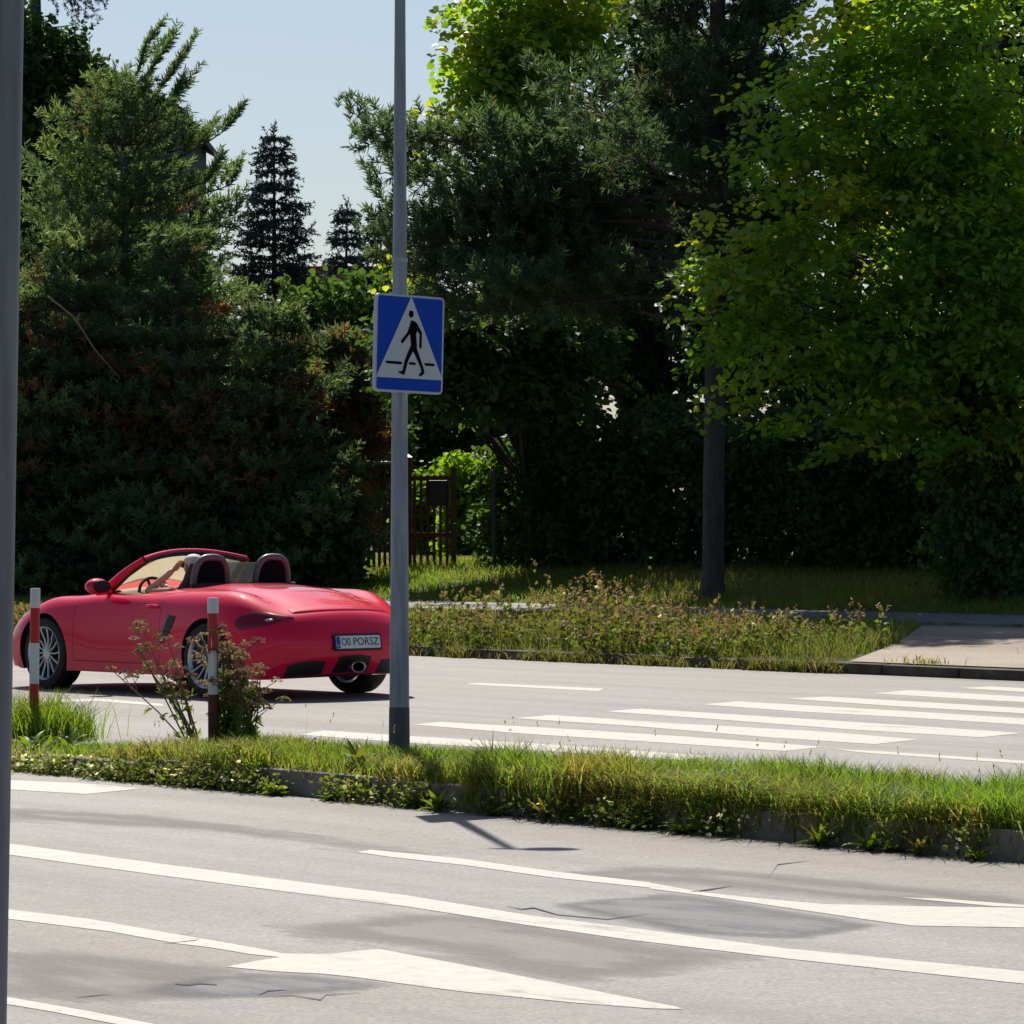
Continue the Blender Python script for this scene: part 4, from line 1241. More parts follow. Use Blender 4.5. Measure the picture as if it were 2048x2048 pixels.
def in_blobs(r, blobs, n, shell=0.55):
    """points in a union of ellipsoids, biased to the outside; also outward directions"""
    wts = np.array([b[3] * b[4] * b[5] for b in blobs]) ** 0.75; wts /= wts.sum()
    k_ = r.choice(len(blobs), n, p=wts)
    B = np.array(blobs)[k_]
    d = rand_dirs(r, n); rr_ = r.uniform(0, 1, n) ** (1 / 3.0) ; rr_ = shell + (1 - shell) * rr_ if shell < 1 else rr_
    rr_ = np.where(r.uniform(size=n) < 0.3, r.uniform(0.2, 1, n), rr_)
    return B[:, :3] + d * B[:, 3:6] * rr_[:, None], nrm(d / B[:, 3:6])

def limbs_mesh(name, trunk_pts, trunk_r, limbs, parent, seg=8, mat_=None):
    b = MB(); b.tube(trunk_pts, trunk_r, 14)
    for pts, rs in limbs:
        b.tube(pts, rs, seg)
    return b.build(name, mat_ or M['bark'], parent, smooth=60, weld=False)

def broadleaf(name, label, base, trunk_top, trunk_r, blobs, n_sprays, per, spray_len, size, mat_, seed, t0=0.5, tsd=0.22, group=None, n_limbs=40, shell=0.5, flat=0.5, cat="tree", droop=0.25):
    r = np.random.default_rng(seed)
    base = Vector(base); o = empty(name, base); tag(o, label, cat, group)
    bl = [(b_[0] - base.x, b_[1] - base.y, b_[2] - base.z, *b_[3:]) for b_ in blobs]
    m_ = 11
    C0, D0 = in_blobs(r, bl, n_sprays // m_, shell)
    Dl = D0 + r.normal(0, .35, C0.shape); Dl[:, 2] = Dl[:, 2] * .25 - .05; Dl = nrm(Dl)
    tone = np.repeat(r.normal(0, tsd * .8, len(C0)), m_)
    u_ = r.uniform(-.75, .45, (len(C0), m_)); w_ = r.normal(0, .26, (len(C0), m_)); v_ = r.normal(0, .07, (len(C0), m_)) - .10 * u_ ** 2
    sd_ = nrm(np.cross(Dl, np.tile([0, 0, 1.0], (len(C0), 1))))
    tl__ = r.normal(0, .25, (len(C0), 1)) * w_
    C = (C0[:, None, :] + Dl[:, None, :] * u_[..., None] + sd_[:, None, :] * w_[..., None] + np.array([0, 0, 1.0]) * (v_ + tl__)[..., None]).reshape(-1, 3)
    Dd = (np.repeat(Dl, m_, 0) + np.repeat(sd_, m_, 0) * np.sign(w_).reshape(-1, 1) * .5)
    keep = C[:, 2] > 0.15
    C, Dd, tone = C[keep], Dd[keep], tone[keep]
    Dr = Dd + r.normal(0, .35, C.shape); Dr[:, 2] = Dr[:, 2] * 0.5 - 0.05
    V, F, T = sprays_to_leaves(r, C, Dr, per, spray_len, size, flat, t0, tsd * .5, droop)
    T = np.clip(T + np.repeat(np.repeat(tone, per), 6), 0, 1)
    arr_mesh("crown", V, [F], mat_, o, T)
    tt_ = Vector(trunk_top) - base
    tp = [Vector((0, 0, -0.15)), tt_ * 0.02 + Vector((0, 0, .15)), tt_ * .3 + Vector((r.normal(0, .05), r.normal(0, .05), 0)), tt_ * .65 + Vector((r.normal(0, .08), r.normal(0, .08), 0)), tt_]
    limbs = []
    idx = r.choice(len(C), min(n_limbs, len(C)), replace=False)
    for i in idx:
        c = Vector(C[i]); hz = min(max(c.z * r.uniform(0.35, 0.75), 0.25), tt_.z)
        s0 = tt_ * (hz / tt_.z)
        mid = s0.lerp(c, 0.5) + Vector((r.normal(0, .12), r.normal(0, .12), (c - s0).length * 0.10))
        q = 1.0 - 0.7 * hz / tt_.z
        limbs.append(([s0, s0.lerp(mid, .5), mid, mid.lerp(c, .6), c], [trunk_r * .30 * q + .008, trunk_r * .24 * q + .008, trunk_r * .17 * q + .006, .010, .004]))
    limbs_mesh("trunk", tp, [trunk_r * 1.25, trunk_r * 1.05, trunk_r * .9, trunk_r * .6, trunk_r * .25], limbs, o)
    return o

def conifer(name, label, base, Hh, z0, rad_fn, whorls, per_whorl, seed, mat_, rise=0.15, curve=0.15, sub=7, n_need=18, sh_len=0.16, nl=0.09, nw=0.013, t0=0.6, tsd=0.15, brown=None, trunk_r=0.16, group=None, cat="tree", up=0.45, candles=True, extra=(), spacing=0.17):
    r = np.random.default_rng(seed)
    base = Vector(base); o = empty(name, base); tag(o, label, cat, group)
    P, Dd, T, limbs = [], [], [], []
    for k_ in range(whorls):
        h = z0 + (Hh - z0) * (k_ + r.uniform(0, .6)) / whorls
        m = max(3, int(per_whorl * r.uniform(.75, 1.25)))
        a0 = r.uniform(0, 2 * math.pi)
        for j in range(m):
            az = a0 + 2 * math.pi * j / m + r.normal(0, .2)
            L = rad_fn(h, az) * r.uniform(.55, 1.2)
            if L < 0.08: continue
            d = np.array([math.cos(az), math.sin(az), 0.0])
            ri = rise + r.normal(0, .13)
            def pt(s_): return np.array([0, 0, h]) + d * (L * s_) + np.array([0, 0, L * (ri * s_ + curve * s_ * s_)])
            lp = [pt(s_) for s_ in (0, .3, .6, 1.0)]
            limbs.append(([Vector(p) for p in lp], [0.012 + L * .011, .010 + L * .008, .007 + L * .004, .004]))
            isb = brown(h, az, r) if brown else False
            tb = r.normal(0.06, .03) if isb else r.normal(t0, tsd)
            sd = np.array([-d[1], d[0], 0])
            ns = max(2, int(sub * L / 1.2))
            for q in range(ns):
                s_ = 0.22 + 0.78 * (q + r.uniform(0, 1)) / ns
                sg_ = 1 if q % 2 else -1
                dl = nrm(d * r.uniform(.5, .9) + sd * sg_ * r.uniform(.6, 1.0) + np.array([0, 0, r.normal(.1, .12) + curve * s_]))
                sl_ = min(0.75, L * .42) * (1.15 - s_ * .7) * r.uniform(.7, 1.2)
                p0 = pt(s_)
                k2 = max(1, int(sl_ / spacing))
                for e in range(k2 + 1):
                    pp = p0 + dl * (sl_ * e / max(1, k2))
                    dd = nrm(dl + np.array([0, 0, up]) + r.normal(0, .35, 3))
                    P.append(pp); Dd.append(dd); T.append(tb + r.normal(0, .06))
            for e in range(2 if candles else 1):
                P.append(pt(1.0)); Dd.append(nrm(d * .6 + np.array([0, 0, up * 1.3]) + r.normal(0, .3, 3))); T.append(tb)
    for h, az, L, ri, cu in extra:
        d = np.array([math.cos(az), math.sin(az), 0.0]); sd = np.array([-d[1], d[0], 0])
        pt = lambda s_: np.array([0, 0, h]) + d * (L * s_) + np.array([0, 0, L * (ri * s_ + cu * s_ * s_)])
        limbs.append(([Vector(pt(s_)) for s_ in (0, .3, .6, .85, 1.0)], [.03, .025, .02, .014, .008]))
        for s_ in (.55, .68, .78, .88, .95, 1.0):
            for e in range(2):
                dl = nrm(d * .5 + sd * r.normal(0, .5) + np.array([0, 0, .9])); p0 = pt(s_); k2 = r.integers(1, 4)
                for q in range(k2):
                    P.append(p0 + dl * (.16 * q)); Dd.append(dl); T.append(t0 + r.normal(0, .08))
    for e in range(5):
        P.append(np.array([0, 0, Hh - .1 * e])); Dd.append(nrm(np.array([r.normal(0, .3), r.normal(0, .3), 1]))); T.append(t0)
    V, F, TT = needles(r, P, Dd, n_need, sh_len * r.uniform(.8, 1.4, len(P)), nl, nw, tint=np.array(T))
    arr_mesh("crown", V, [F], mat_, o, TT)
    limbs_mesh("trunk", [(0, 0, -.2), (0, 0, Hh * .3), (r.normal(0, .05), r.normal(0, .05), Hh * .65), (0, 0, Hh)], [trunk_r * 1.15, trunk_r * .85, trunk_r * .55, .012], limbs, o, 5)
    return o

def bpos(dx, Y):          # photo column (1932 scale) and distance -> base point on the ground
    p = at(dx * K, 1056, Y)
    return (p.x, p.y, zxy(p.x, p.y) - 0.02)
def hgt(dy, Y):           # photo row (1932 scale) -> height at that distance
    return at(1024, dy * K, Y).z

# --- left: tall pine with open candles against the sky
def pine_r(H_, z0, R, p=0.8):
    return lambda h, az: R * max(0.05, ((H_ - h) / (H_ - z0))) ** p
Yp = 61.0; bp_ = bpos(232, Yp); Hp = hgt(150, Yp) - bp_[2]
conifer("pine_tree", "tall grey-green pine with upright candles against the sky, left of the narrow spruce", bp_, Hp, 1.6, pine_r(Hp, 1.6, 2.35, .55), 17, 8, 21, M['pine'], rise=.25, curve=.28, sub=10, n_need=24, sh_len=.26, nl=.125, nw=.020, t0=.62, tsd=.16, spacing=.2, brown=lambda h, az, r: h < 3.6 and r.uniform() < .5,
        extra=[(hgt(y_, Yp) - bp_[2], a_, l_, r_, c_) for y_, a_, l_, r_, c_ in ((330, -.15, 1.75, .12, .30), (390, .1, 1.75, .05, .16), (260, -.3, 1.0, .35, .35), (230, .2, .95, .6, .5), (440, -.2, 1.9, .02, .12), (200, .5, .7, .8, .6), (190, -.6, .5, 1.0, .8), (300, .1, 1.3, .1, .1), (400, -.4, 1.6, .2, .1))])
# --- left: mass of shorter pines in front, their lower branches dead and brown
spec = [(150, 58.5, 455, 2.1, 22, "broad dark pine in front of the tall pine, beside the grey post"),
        (335, 58.0, 440, 2.0, 23, "dense dark green pine directly in front of the tall pine"),
        (520, 57.5, 585, 1.75, 24, "rounded pine with feathery light tips below the narrow spruce"),
        (648, 58.9, 640, 1.25, 25, "small pine with brown withered branches just left of the crossing sign"),
        (30, 58.0, 560, 1.6, 26, "brownish pine half hidden behind the grey post")]
for dx, Y, top, R_, sd, lab in spec:
    bp_ = bpos(dx, Y); Hh = hgt(top, Y) - bp_[2]
    conifer("pine_tree", lab, bp_, Hh, 1.75 if sd == 25 else 0.15, pine_r(Hh, -1.5, R_ * 1.1, .6), 17, 9, sd, M['pine'], rise=.12, curve=.12, sub=10, n_need=22, sh_len=.24, nl=.12, nw=.022, t0=.5, tsd=.2, spacing=.2,
            brown=(lambda h, az, r, Hh=Hh, b_=(sd == 25), c_=(sd == 24): r.uniform() < np.interp(h / Hh, [0, .45, .7, .9], [.6, .95, .45, 0] if b_ else ([.15, .6, .15, 0] if c_ and math.cos(az) > .3 else [.06, .12, .08, 0]))))
# --- dark undergrowth below the pines
def thicket(name, label, dx0, dx1, Y, top0, top1, n, seed, mat_, size, per=10, depth=1.2, t0=.4, cat="hedge", z_low=0.0, spray=.3):
    r = np.random.default_rng(seed)
    p0, p1 = Vector(bpos(dx0, Y[0])), Vector(bpos(dx1, Y[1]))
    o = empty(name, (p0 + p1) / 2); tag(o, label, cat)
    u = r.uniform(0, 1, n); dl = np.array(p1 - p0); L = np.linalg.norm(dl)
    nv = np.array([-dl[1], dl[0], 0]) / L
    if nv[1] < 0: nv = -nv
    topz = np.interp(u, [0, 1], [hgt(top0, Y[0]), hgt(top1, Y[1])]) + 0.18 * np.sin(u * 23 + seed) + 0.12 * np.sin(u * 61)
    zb = np.interp(u, [0, 1], [p0.z, p1.z])
    f = r.uniform(0, 1, n) ** 0.8
    dep = (r.uniform(-.5, .5, n)) * depth * (1 - .5 * f ** 3) + 0.14 * np.sin(u * 31 + f * 9)
    C = np.array(p0) + dl * u[:, None] + nv * dep[:, None]
    C[:, 2] = zb + z_low + (topz - zb - z_low) * f
    C -= np.array(o.location)
    Dr = r.normal(0, 1, (n, 3)); Dr += -nv * 0.8 * np.sign(-dep)[:, None]; Dr[:, 2] += .3
    V, F, T = sprays_to_leaves(r, C, Dr, per, spray, size, .8, t0, .2, .15)
    arr_mesh("foliage", V, [F], mat_, o, T)
    b = MB()
    for i in range(max(4, int(L / .35))):
        q = (i + r.uniform(0, 1)) / max(4, int(L / .35)); c = np.array(p0) + dl * q - np.array(o.location)
        hz = float(np.interp(q, [0, 1], [hgt(top0, Y[0]) - p0.z, hgt(top1, Y[1]) - p1.z])) * .85
        b.tube([c + np.array([0, 0, -.1]), c + np.array([r.normal(0, .1), r.normal(0, .1), hz * .5]), c + np.array([r.normal(0, .2), r.normal(0, .2), hz])], [.03, .022, .008], 6)
    b.build("stems", M['bark'], o, weld=False)
    return o
thicket("hedge", "dark dense hedge under the pines behind the red car", -30, 470, (58.5, 57.8), 830, 850, 2600, 31, M['dark_leaf'], .10, 10, 1.8, .3)
thicket("hedge", "low dark shrubbery with dead wood right of the red car's roll hoops", 470, 668, (57.2, 57.4), 850, 960, 1200, 32, M['dark_leaf'], .10, 10, 1.6, .35)

# --- larch with hanging twigs, top left
def larch():
    r = np.random.default_rng(41)
    base_ = Vector(bpos(62, 70)); o = empty("larch_tree", base_)
    tag(o, "tall larch with thin drooping twigs at the top left corner", "tree")
    Hh = 15.5; limbs = []; P, Dd = [], []
    for k_ in range(44):
        h = 4.0 + 11 * k_ / 44.0
        az = r.uniform(0, 6.28); L = 2.6 * (1 - (h - 3) / 14.5) ** .7 * r.uniform(.6, 1.15)
        d = np.array([math.cos(az), math.sin(az), 0])
        pts = [np.array([0, 0, h]) + d * L * s_ + np.array([0, 0, L * (.1 * s_ - .25 * s_ * s_ + .2 * s_ ** 3)]) for s_ in np.linspace(0, 1, 6)]
        limbs.append(([Vector(p) for p in pts], [.03, .024, .018, .013, .009, .004]))
        for q in range(int(16 * L / 2)):
            s_ = r.uniform(.15, 1); p = np.array([0, 0, h]) + d * L * s_ + np.array([0, 0, L * (.1 * s_ - .25 * s_ * s_ + .2 * s_ ** 3)])
            dr_ = nrm(np.array([r.normal(0, .45), r.normal(0, .45), -1.0]) + d * .4); tl_ = r.uniform(.25, .75)
            e = p + dr_ * tl_
            limbs.append(([Vector(p), Vector(p + dr_ * tl_ * .5 + np.array([0, 0, .02])), Vector(e)], [.006, .0045, .003]))
            for e_ in range(5):
                P.append(p + dr_ * tl_ * (e_ + .5) / 5); Dd.append(dr_ + r.normal(0, .4, 3))
    V, F, T = needles(r, P, Dd, 18, .13, .06, .015, 40, 80, tint=np.full(len(P), .35))
    arr_mesh("crown", V, [F], M['spruce'], o, T)
    limbs_mesh("trunk", [(0, 0, -.2), (0, 0, 5), (0.05, 0, 10), (0, 0, Hh)], [.24, .19, .11, .02], limbs, o, 4)
larch()
Yd = 72
thicket("conifer_screen", "tall dark conifer screen behind the grey post, under the larch", -60, 150, (68, 70), 0, 95, 5400, 33, M['dark_leaf'], .12, 10, 2.2, .35, cat="tree", spray=.38)

# --- three narrow spruces on the skyline
for dx, Y, top, R_, sd, lab in ((517, 96, 248, 1.15, 51, "tallest narrow dark spruce alone against the sky, centre left"),
                                (655, 104, 392, .62, 52, "small thin spruce against the sky between the tallest spruce and the lamp pole"),
                                (718, 100, 398, .72, 53, "small spruce against the sky directly left of the lamp pole")):
    bp_ = bpos(dx, Y); Hh = hgt(top, Y) - bp_[2]
    conifer("spruce_tree", lab, bp_, Hh, 1.2, (lambda h, az, Hh=Hh, R_=R_: R_ * (max(0, (Hh - h)) / (Hh - 5.5)) ** .75 + .12), int(Hh / .26), 8, sd, M['spruce'], rise=-.15, curve=.15, sub=10, n_need=22, sh_len=.28, nl=.085, nw=.026, t0=.5, tsd=.2, up=-.3, candles=False, trunk_r=.13, group="spruces on the skyline", spacing=.22)

# --- right: big pine with the bare dark trunk in front of the fence
Ym = 50.0; bp_ = bpos(1345, Ym); bp_ = (bp_[0], bp_[1], bp_[2])
def big_pine():
    r = np.random.default_rng(61)
    base_ = Vector(bp_); o = empty("pine_tree", base_)
    tag(o, "large dark pine with a tall straight trunk standing in the right verge", "tree")
    Hh = 13.5; limbs = []; P, Dd, T = [], [], []
    top = Vector((0.12, 0.1, Hh))
    def limb(h, az, L, ri, cu, nsub, tb):
        d = np.array([math.cos(az), math.sin(az), 0.0]); sd = np.array([-d[1], d[0], 0])
        def pt(s_): return np.array([0, 0, h]) + d * L * s_ + np.array([0, 0, L * (ri * s_ + cu * s_ * s_)]) + sd * .2 * math.sin(4 * s_ + az) + np.array([0, 0, .14 * math.sin(5 * s_ + 2 * az)])
        limbs.append(([Vector(pt(s_)) for s_ in (0, .25, .5, .75, 1)], [.038, .03, .022, .015, .006]))
        for q in range(nsub):
            s_ = .28 + .72 * (q + r.uniform(0, 1)) / nsub
            dl = nrm(d * r.uniform(.3, .9) + sd * (1 if q % 2 else -1) * r.uniform(.5, 1.1) + np.array([0, 0, r.normal(.12, .2)]))
            sl_ = r.uniform(.5, 1.05) * (1.1 - .45 * s_) * min(1.0, .35 + L * .3)
            p0 = pt(s_)
            limbs.append(([Vector(p0), Vector(p0 + dl * sl_ * .5 + np.array([0, 0, .04])), Vector(p0 + dl * sl_)], [.014, .01, .005]))
            for e in range(9):
                pp = p0 + dl * sl_ * r.uniform(.25, 1.1) + r.normal(0, .11, 3)
                P.append(pp); Dd.append(nrm(dl * .6 + np.array([0, 0, .6]) + r.normal(0, .5, 3))); T.append(max(.21, tb + r.normal(0, .08)))
    # limbs: (height in photo rows at the trunk, azimuth, length)
    for k_ in range(70):
        h = 3.9 + 9.0 * (k_ / 70.0)
        az = r.uniform(0, 2 * math.pi)
        L = (3.3 if h < 9.5 else 2.6 * (1.08 - (h - 9.5) / 4.2) + .4) * r.uniform(.55, 1.05)
        # the crown reaches farther to the left, as in the picture
        if math.cos(az) < -.3: L = min(L * 1.25, 4.2)
        if math.cos(az) > -.25: L = min(L, 1.15)
        if h > 6.1: L = min(L, .85)
        limb(h, az, L, r.normal(.04, .12), .08, int(4 + L * 5), r.normal(.34, .06))
    for h, L, ri in ((5.9, 4.75, .07), (6.0, 4.4, .05), (4.9, 4.2, .05), (4.6, 4.0, .02), (5.4, 3.4, .04), (5.6, 4.4, .04), (4.4, 4.1, .02), (4.7, 4.3, .0), (5.1, 4.3, .0), (3.95, 3.8, -.02), (4.2, 3.4, .02)):
        limb(h, math.pi + r.normal(0, .22), L, ri, .03, 20, .42)
    V, F, TT = needles(r, P, Dd, 30, .22, .12, .017, 25, 65, tint=np.array(T))
    arr_mesh("crown", V, [F], M['pine'], o, TT)
    limbs_mesh("trunk", [(0, 0, -.3), (0, 0, .25), (.02, 0, 2.5), (.05, .02, 6), (.09, .06, 10), top], [.20, .150, .135, .12, .09, .03], limbs, o, 6)
big_pine()

# --- lime trees with yellow-green leaves the sun shines through
def E(dx, dy, Y, rx, rz, ry=None):       # crown lobe from its photo position, half sizes in 1932-scale pixels
    p = at(dx * K, dy * K, Y); s = Y / FOC * K
    return (p.x, p.y, p.z, rx * s, (ry or (rx + rz) * .5) * s, rz * s)
Y1 = 53.5
b1 = bpos(1010, 60.5)
broadleaf("lime_tree", "yellow-green lime tree behind the large pine, overhanging the gate", b1, (b1[0] + .1, b1[1] - 5, 10.6), .13,
          [E(985, 60, Y1, 105, 85), E(960, 160, Y1, 85, 60), E(920, 240, Y1, 80, 35), E(1010, -70, Y1, 120, 110), E(1000, 10, Y1 + 1.2, 120, 90), E(790, 480, Y1 + 1.5, 30, 30, 30), E(905, 110, Y1, 60, 110, 60)],
          850, 12, .46, .12, M['linden'], 71, .6, .25, n_limbs=50, flat=.5)
b3_ = bpos(1000, 58.6)  # lower lime crown as an extra tree, its shade painted by darker leaves
broadleaf("shaded_lime_boughs", "lower lime boughs over the picket gate, their shade put into darker leaves", b3_, (b3_[0] - .2, b3_[1], 6.2), .09,
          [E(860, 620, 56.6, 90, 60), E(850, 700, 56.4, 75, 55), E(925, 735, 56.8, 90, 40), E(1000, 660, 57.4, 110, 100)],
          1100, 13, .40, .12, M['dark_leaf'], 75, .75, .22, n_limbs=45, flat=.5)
Y2 = 46.5
b2_ = bpos(1865, 48.3)
broadleaf("lime_tree", "large lime tree at the right with glowing leaf edges and low spreading branches", b2_, (b2_[0], b2_[1], 9.8), .19,
          [E(1680, 60, Y2, 165, 110), E(1490, 290, Y2 - .3, 130, 50, 60), E(1400, 345, Y2 - .4, 70, 30, 40), E(1420, 500, Y2 - .5, 110, 25, 40), E(1380, 655, Y2 - .5, 90, 28, 40), E(1580, 170, Y2 - .3, 110, 60, 60), E(1420, 590, Y2 - .3, 60, 20, 40), E(1700, 230, Y2, 220, 120), E(1850, 150, Y2, 190, 190), E(1470, 420, Y2 - .3, 110, 50), E(1520, 540, Y2, 190, 45), E(1700, 420, Y2, 240, 120), E(1880, 420, Y2, 180, 180),
           E(1450, 640, Y2, 145, 40), E(1560, 690, Y2 - .4, 200, 65), E(1760, 640, Y2, 230, 110), E(1920, 700, Y2, 170, 140), E(1640, 790, Y2 - .2, 190, 50), E(1800, 830, Y2, 170, 60), E(1720, -60, Y2, 200, 130)],
          2700, 13, .46, .108, M['linden'], 72, .5, .25, n_limbs=150, shell=.5, flat=.42)
# --- dark trees closing the view behind; lobes above the frame added to shade the verge
for i, (dx, Y, blobs, sd, n, lab) in enumerate((
    (1230, 62, [(1180, 300, 220, 260), (1310, 150, 105, 200), (1130, 600, 230, 200), (1330, 600, 230, 240), (1220, -40, 180, 120), (1180, -330, 230, 230), (1330, -560, 240, 200), (1230, -830, 260, 220), (1350, -1050, 180, 150)], 81, 3300, "dark full tree close behind the large pine"),
    (1600, 64, [(1560, 500, 240, 300), (1730, 230, 170, 230), (1560, 800, 260, 170), (1810, -150, 230, 260), (1650, -450, 240, 230), (1620, -800, 280, 220), (1640, -1050, 190, 150)], 82, 3300, "dark full tree behind the left half of the large lime tree"),
    (1900, 63, [(1880, 500, 230, 330), (1900, 150, 220, 260), (1880, 850, 230, 170), (1940, -250, 260, 300), (1960, -600, 240, 200), (1900, -850, 240, 200)], 83, 2900, "dark full tree behind the lime tree at the right picture edge"))):
    bb = bpos(dx, Y)
    broadleaf("dark_tree", lab, bb, (bb[0], bb[1], 19.0), .24, [E(x, y, Y, rx, rz) for x, y, rx, rz in blobs], n, 13, .5, .15, M['dark_leaf'], sd, .35, .2, n_limbs=50, shell=.35, flat=.7, group="dark trees behind the fence")
# --- hedge along the fence, right, and bright shrubs behind the gate
thicket("hedge", "long dark hedge along the fence at the right, behind the pine trunk", 1050, 2000, (58.2, 50.5), 800, 800, 4600, 34, M['dark_leaf'], .10, 10, 1.4, .3)
thicket("hedge", "clipped green thuja hedge between the slim stake and the dark hedge", 950, 1065, (59.5, 58.3), 855, 850, 900, 35, M['dark_leaf'], .09, 11, 1.0, .85)
thicket("shrub", "rounded dark green shrub at the right picture edge under the lime tree", 1815, 1985, (47.5, 46.5), 870, 850, 900, 36, M['dark_leaf'], .08, 12, 1.3, .7, cat="shrub")
thicket("shrub", "bright sunlit green shrub behind the gate, left of the slim stake", 845, 945, (66, 66), 893, 893, 900, 37, M['thuja'], .11, 12, 1.4, .6, cat="shrub")
thicket("shrub", "sunlit yellow-green shrub seen through the gate pickets", 770, 850, (69, 69), 915, 915, 420, 38, M['thuja'], .11, 12, 1.0, .5, cat="shrub")
thicket("hedge", "mid-green shrub mass beyond the yard, under the small spruces", 540, 760, (84, 84), 560, 530, 1500, 39, M['dark_leaf'], .16, 10, 2.5, .8, spray=.45)
thicket("hedge", "dark tall hedge closing the yard far behind the gate", 740, 1110, (88, 88), 600, 560, 2600, 40, M['dark_leaf'], .16, 10, 2.5, .45, spray=.45)
# a bare dead branch hanging in the left pines
pA, pB = at(92 * K, 560 * K, 56.3), at(225 * K, 712 * K, 57.3)
b = MB(); b.tube([pA, pA.lerp(pB, .3) + Vector((.06, 0, .06)), pA.lerp(pB, .65), pB], [.014, .013, .010, .007], 8)
tag(b.build("dead_branch", M['dead_twig'], None, smooth=60), "pale bare dead branch hanging in the pines beside the grey post", "branch")
# ------------------------------------------------------------------ fence, gate, houses
M['fence_brown'] = plain("fence_brown_wood", (0.12, 0.05, 0.036), 0.75, var=0.3)
M['fence_cap'] = plain("post_cap_metal", (0.45, 0.40, 0.38), 0.4, 0.4)
M['letterbox'] = plain("dark_letterbox", (0.02, 0.012, 0.016), 0.5)
Yg = 59.6
def gpt(dx): 
    p = at(dx * K, 1056, Yg); return Vector((p.x, p.y, zxy(p.x, p.y)))
gm = FOC / Yg / K           # 1932-scale pixels per metre at the gate
# gate post
gp0 = gpt(768)
gpo = empty("gate_post", gp0); tag(gpo, "dark brown gate post with a pale cap right behind the lamp pole", "post")
b = MB(); b.box((0, 0, (1068 - 858) / gm / 2), (0.15, 0.15, (1068 - 858) / gm)); b.build("shaft", M['fence_brown'], gpo, bevel=0.008)
b = MB(); hh = (1068 - 858) / gm; b.add([(-.09, -.09, hh), (.09, -.09, hh), (.09, .09, hh), (-.09, .09, hh), (0, 0, hh + .06)], [(0, 1, 2, 3), (0, 1, 4), (1, 2, 4), (2, 3, 4), (3, 0, 4)]); b.build("cap", M['fence_cap'], gpo)
def picket_panel(name, label, cat, xa, xb, top_dy, bot_dy, n, rails, pw=0.05):
    pa, pb = gpt(xa), gpt(xb); o = empty(name, pa); tag(o, label, cat)
    dl = pb - pa; L = Vector((dl.x, dl.y, 0)).length
    z1 = (1068 - top_dy) / gm; z0 = (1068 - bot_dy) / gm
    for i in range(n):
        q = (i + .5) / n
        b = MB(); b.box((dl.x * q, dl.y * q - .02, (z0 + z1) / 2), (pw, 0.025, z1 - z0)); b.build("picket", M['fence_brown'], o, bevel=0.004)
    for ry in rails:
        zz = (1068 - ry) / gm
        b = MB(); b.box((dl.x * .5, dl.y * .5 + .02, zz), (L, 0.04, 0.07)); b.build("rail", M['fence_brown'], o, bevel=0.004)
    return o
g = picket_panel("picket_gate", "brown picket gate with letterbox beside the lamp pole", "gate", 776, 862, 892, 1063, 7, (898, 1005))
b = MB(); b.box((0.43, -0.06, (1068 - 926) / gm), (0.30, 0.12, 0.40)); bx = b.build("letterbox", M['letterbox'], None, bevel=0.01)
bx.location = g.location
tag(bx, "dark letterbox hung on the picket gate", "letterbox")
picket_panel("picket_fence", "short brown picket fence with a pale top edge left of the lamp pole", "fence", 690, 752, 868, 1060, 6, (872, 1000))
b = MB(); pa, pb = gpt(690), gpt(752); b.box(((pa.x + pb.x) / 2, Yg, gpt(720).z + (1068 - 864) / gm), (pb.x - pa.x, .1, .035))
tag(b.build("fence_coping", M['fence_cap'], None, bevel=0.005), "pale coping strip lying on the short fence left of the lamp pole", "coping")
e = gpt(856); gpe = empty("gate_post", e); tag(gpe, "slim brown gate post right of the letterbox", "post")
b = MB(); b.box((0, 0, (1066 - 880) / gm / 2), (0.085, 0.085, (1066 - 880) / gm)); b.build("shaft", M['fence_brown'], gpe, bevel=0.006)
# slim stake with a young stem
sp0 = at(933 * K, 1056, 58.0); sp0.z = zxy(sp0.x, sp0.y)
st = empty("wooden_stake", sp0); tag(st, "slim dark wooden stake standing between the gate and the thuja hedge", "stake")
b = MB(); b.tube([(0, 0, -.1), (0, 0, 1.55)], [.035, .03], 10); b.build("stake", M['bark'], st, smooth=50)
# long fence behind the hedge, right
pf = MB()
fo = empty("wire_fence", ST(36.0, 38.6, 0.8)); tag(fo, "low dark board fence running behind the long hedge at the right", "fence")
o_ = fo.location
for i in range(9):
    p = ST(36 - i * 2.2, 38.7, 0.8) - o_
    b = MB(); b.box(p + Vector((0, 0, .75)), (.1, .1, 1.6)); b.build("post", M['fence_brown'], fo, bevel=0.006)
for zz in (.35, .7, 1.05, 1.4):
    a, c = ST(36, 38.62, .8) - o_, ST(36 - 8 * 2.2, 38.62, .8) - o_
    b = MB(); mid = (a + c) / 2
    b.box((0, 0, 0), ((c - a).length, .025, .22), 0, Matrix.Translation(mid + Vector((0, 0, zz))) @ Matrix.Rotation(math.atan2((c - a).y, (c - a).x), 4, 'Z')); b.build("board", M['fence_brown'], fo, bevel=0.004)

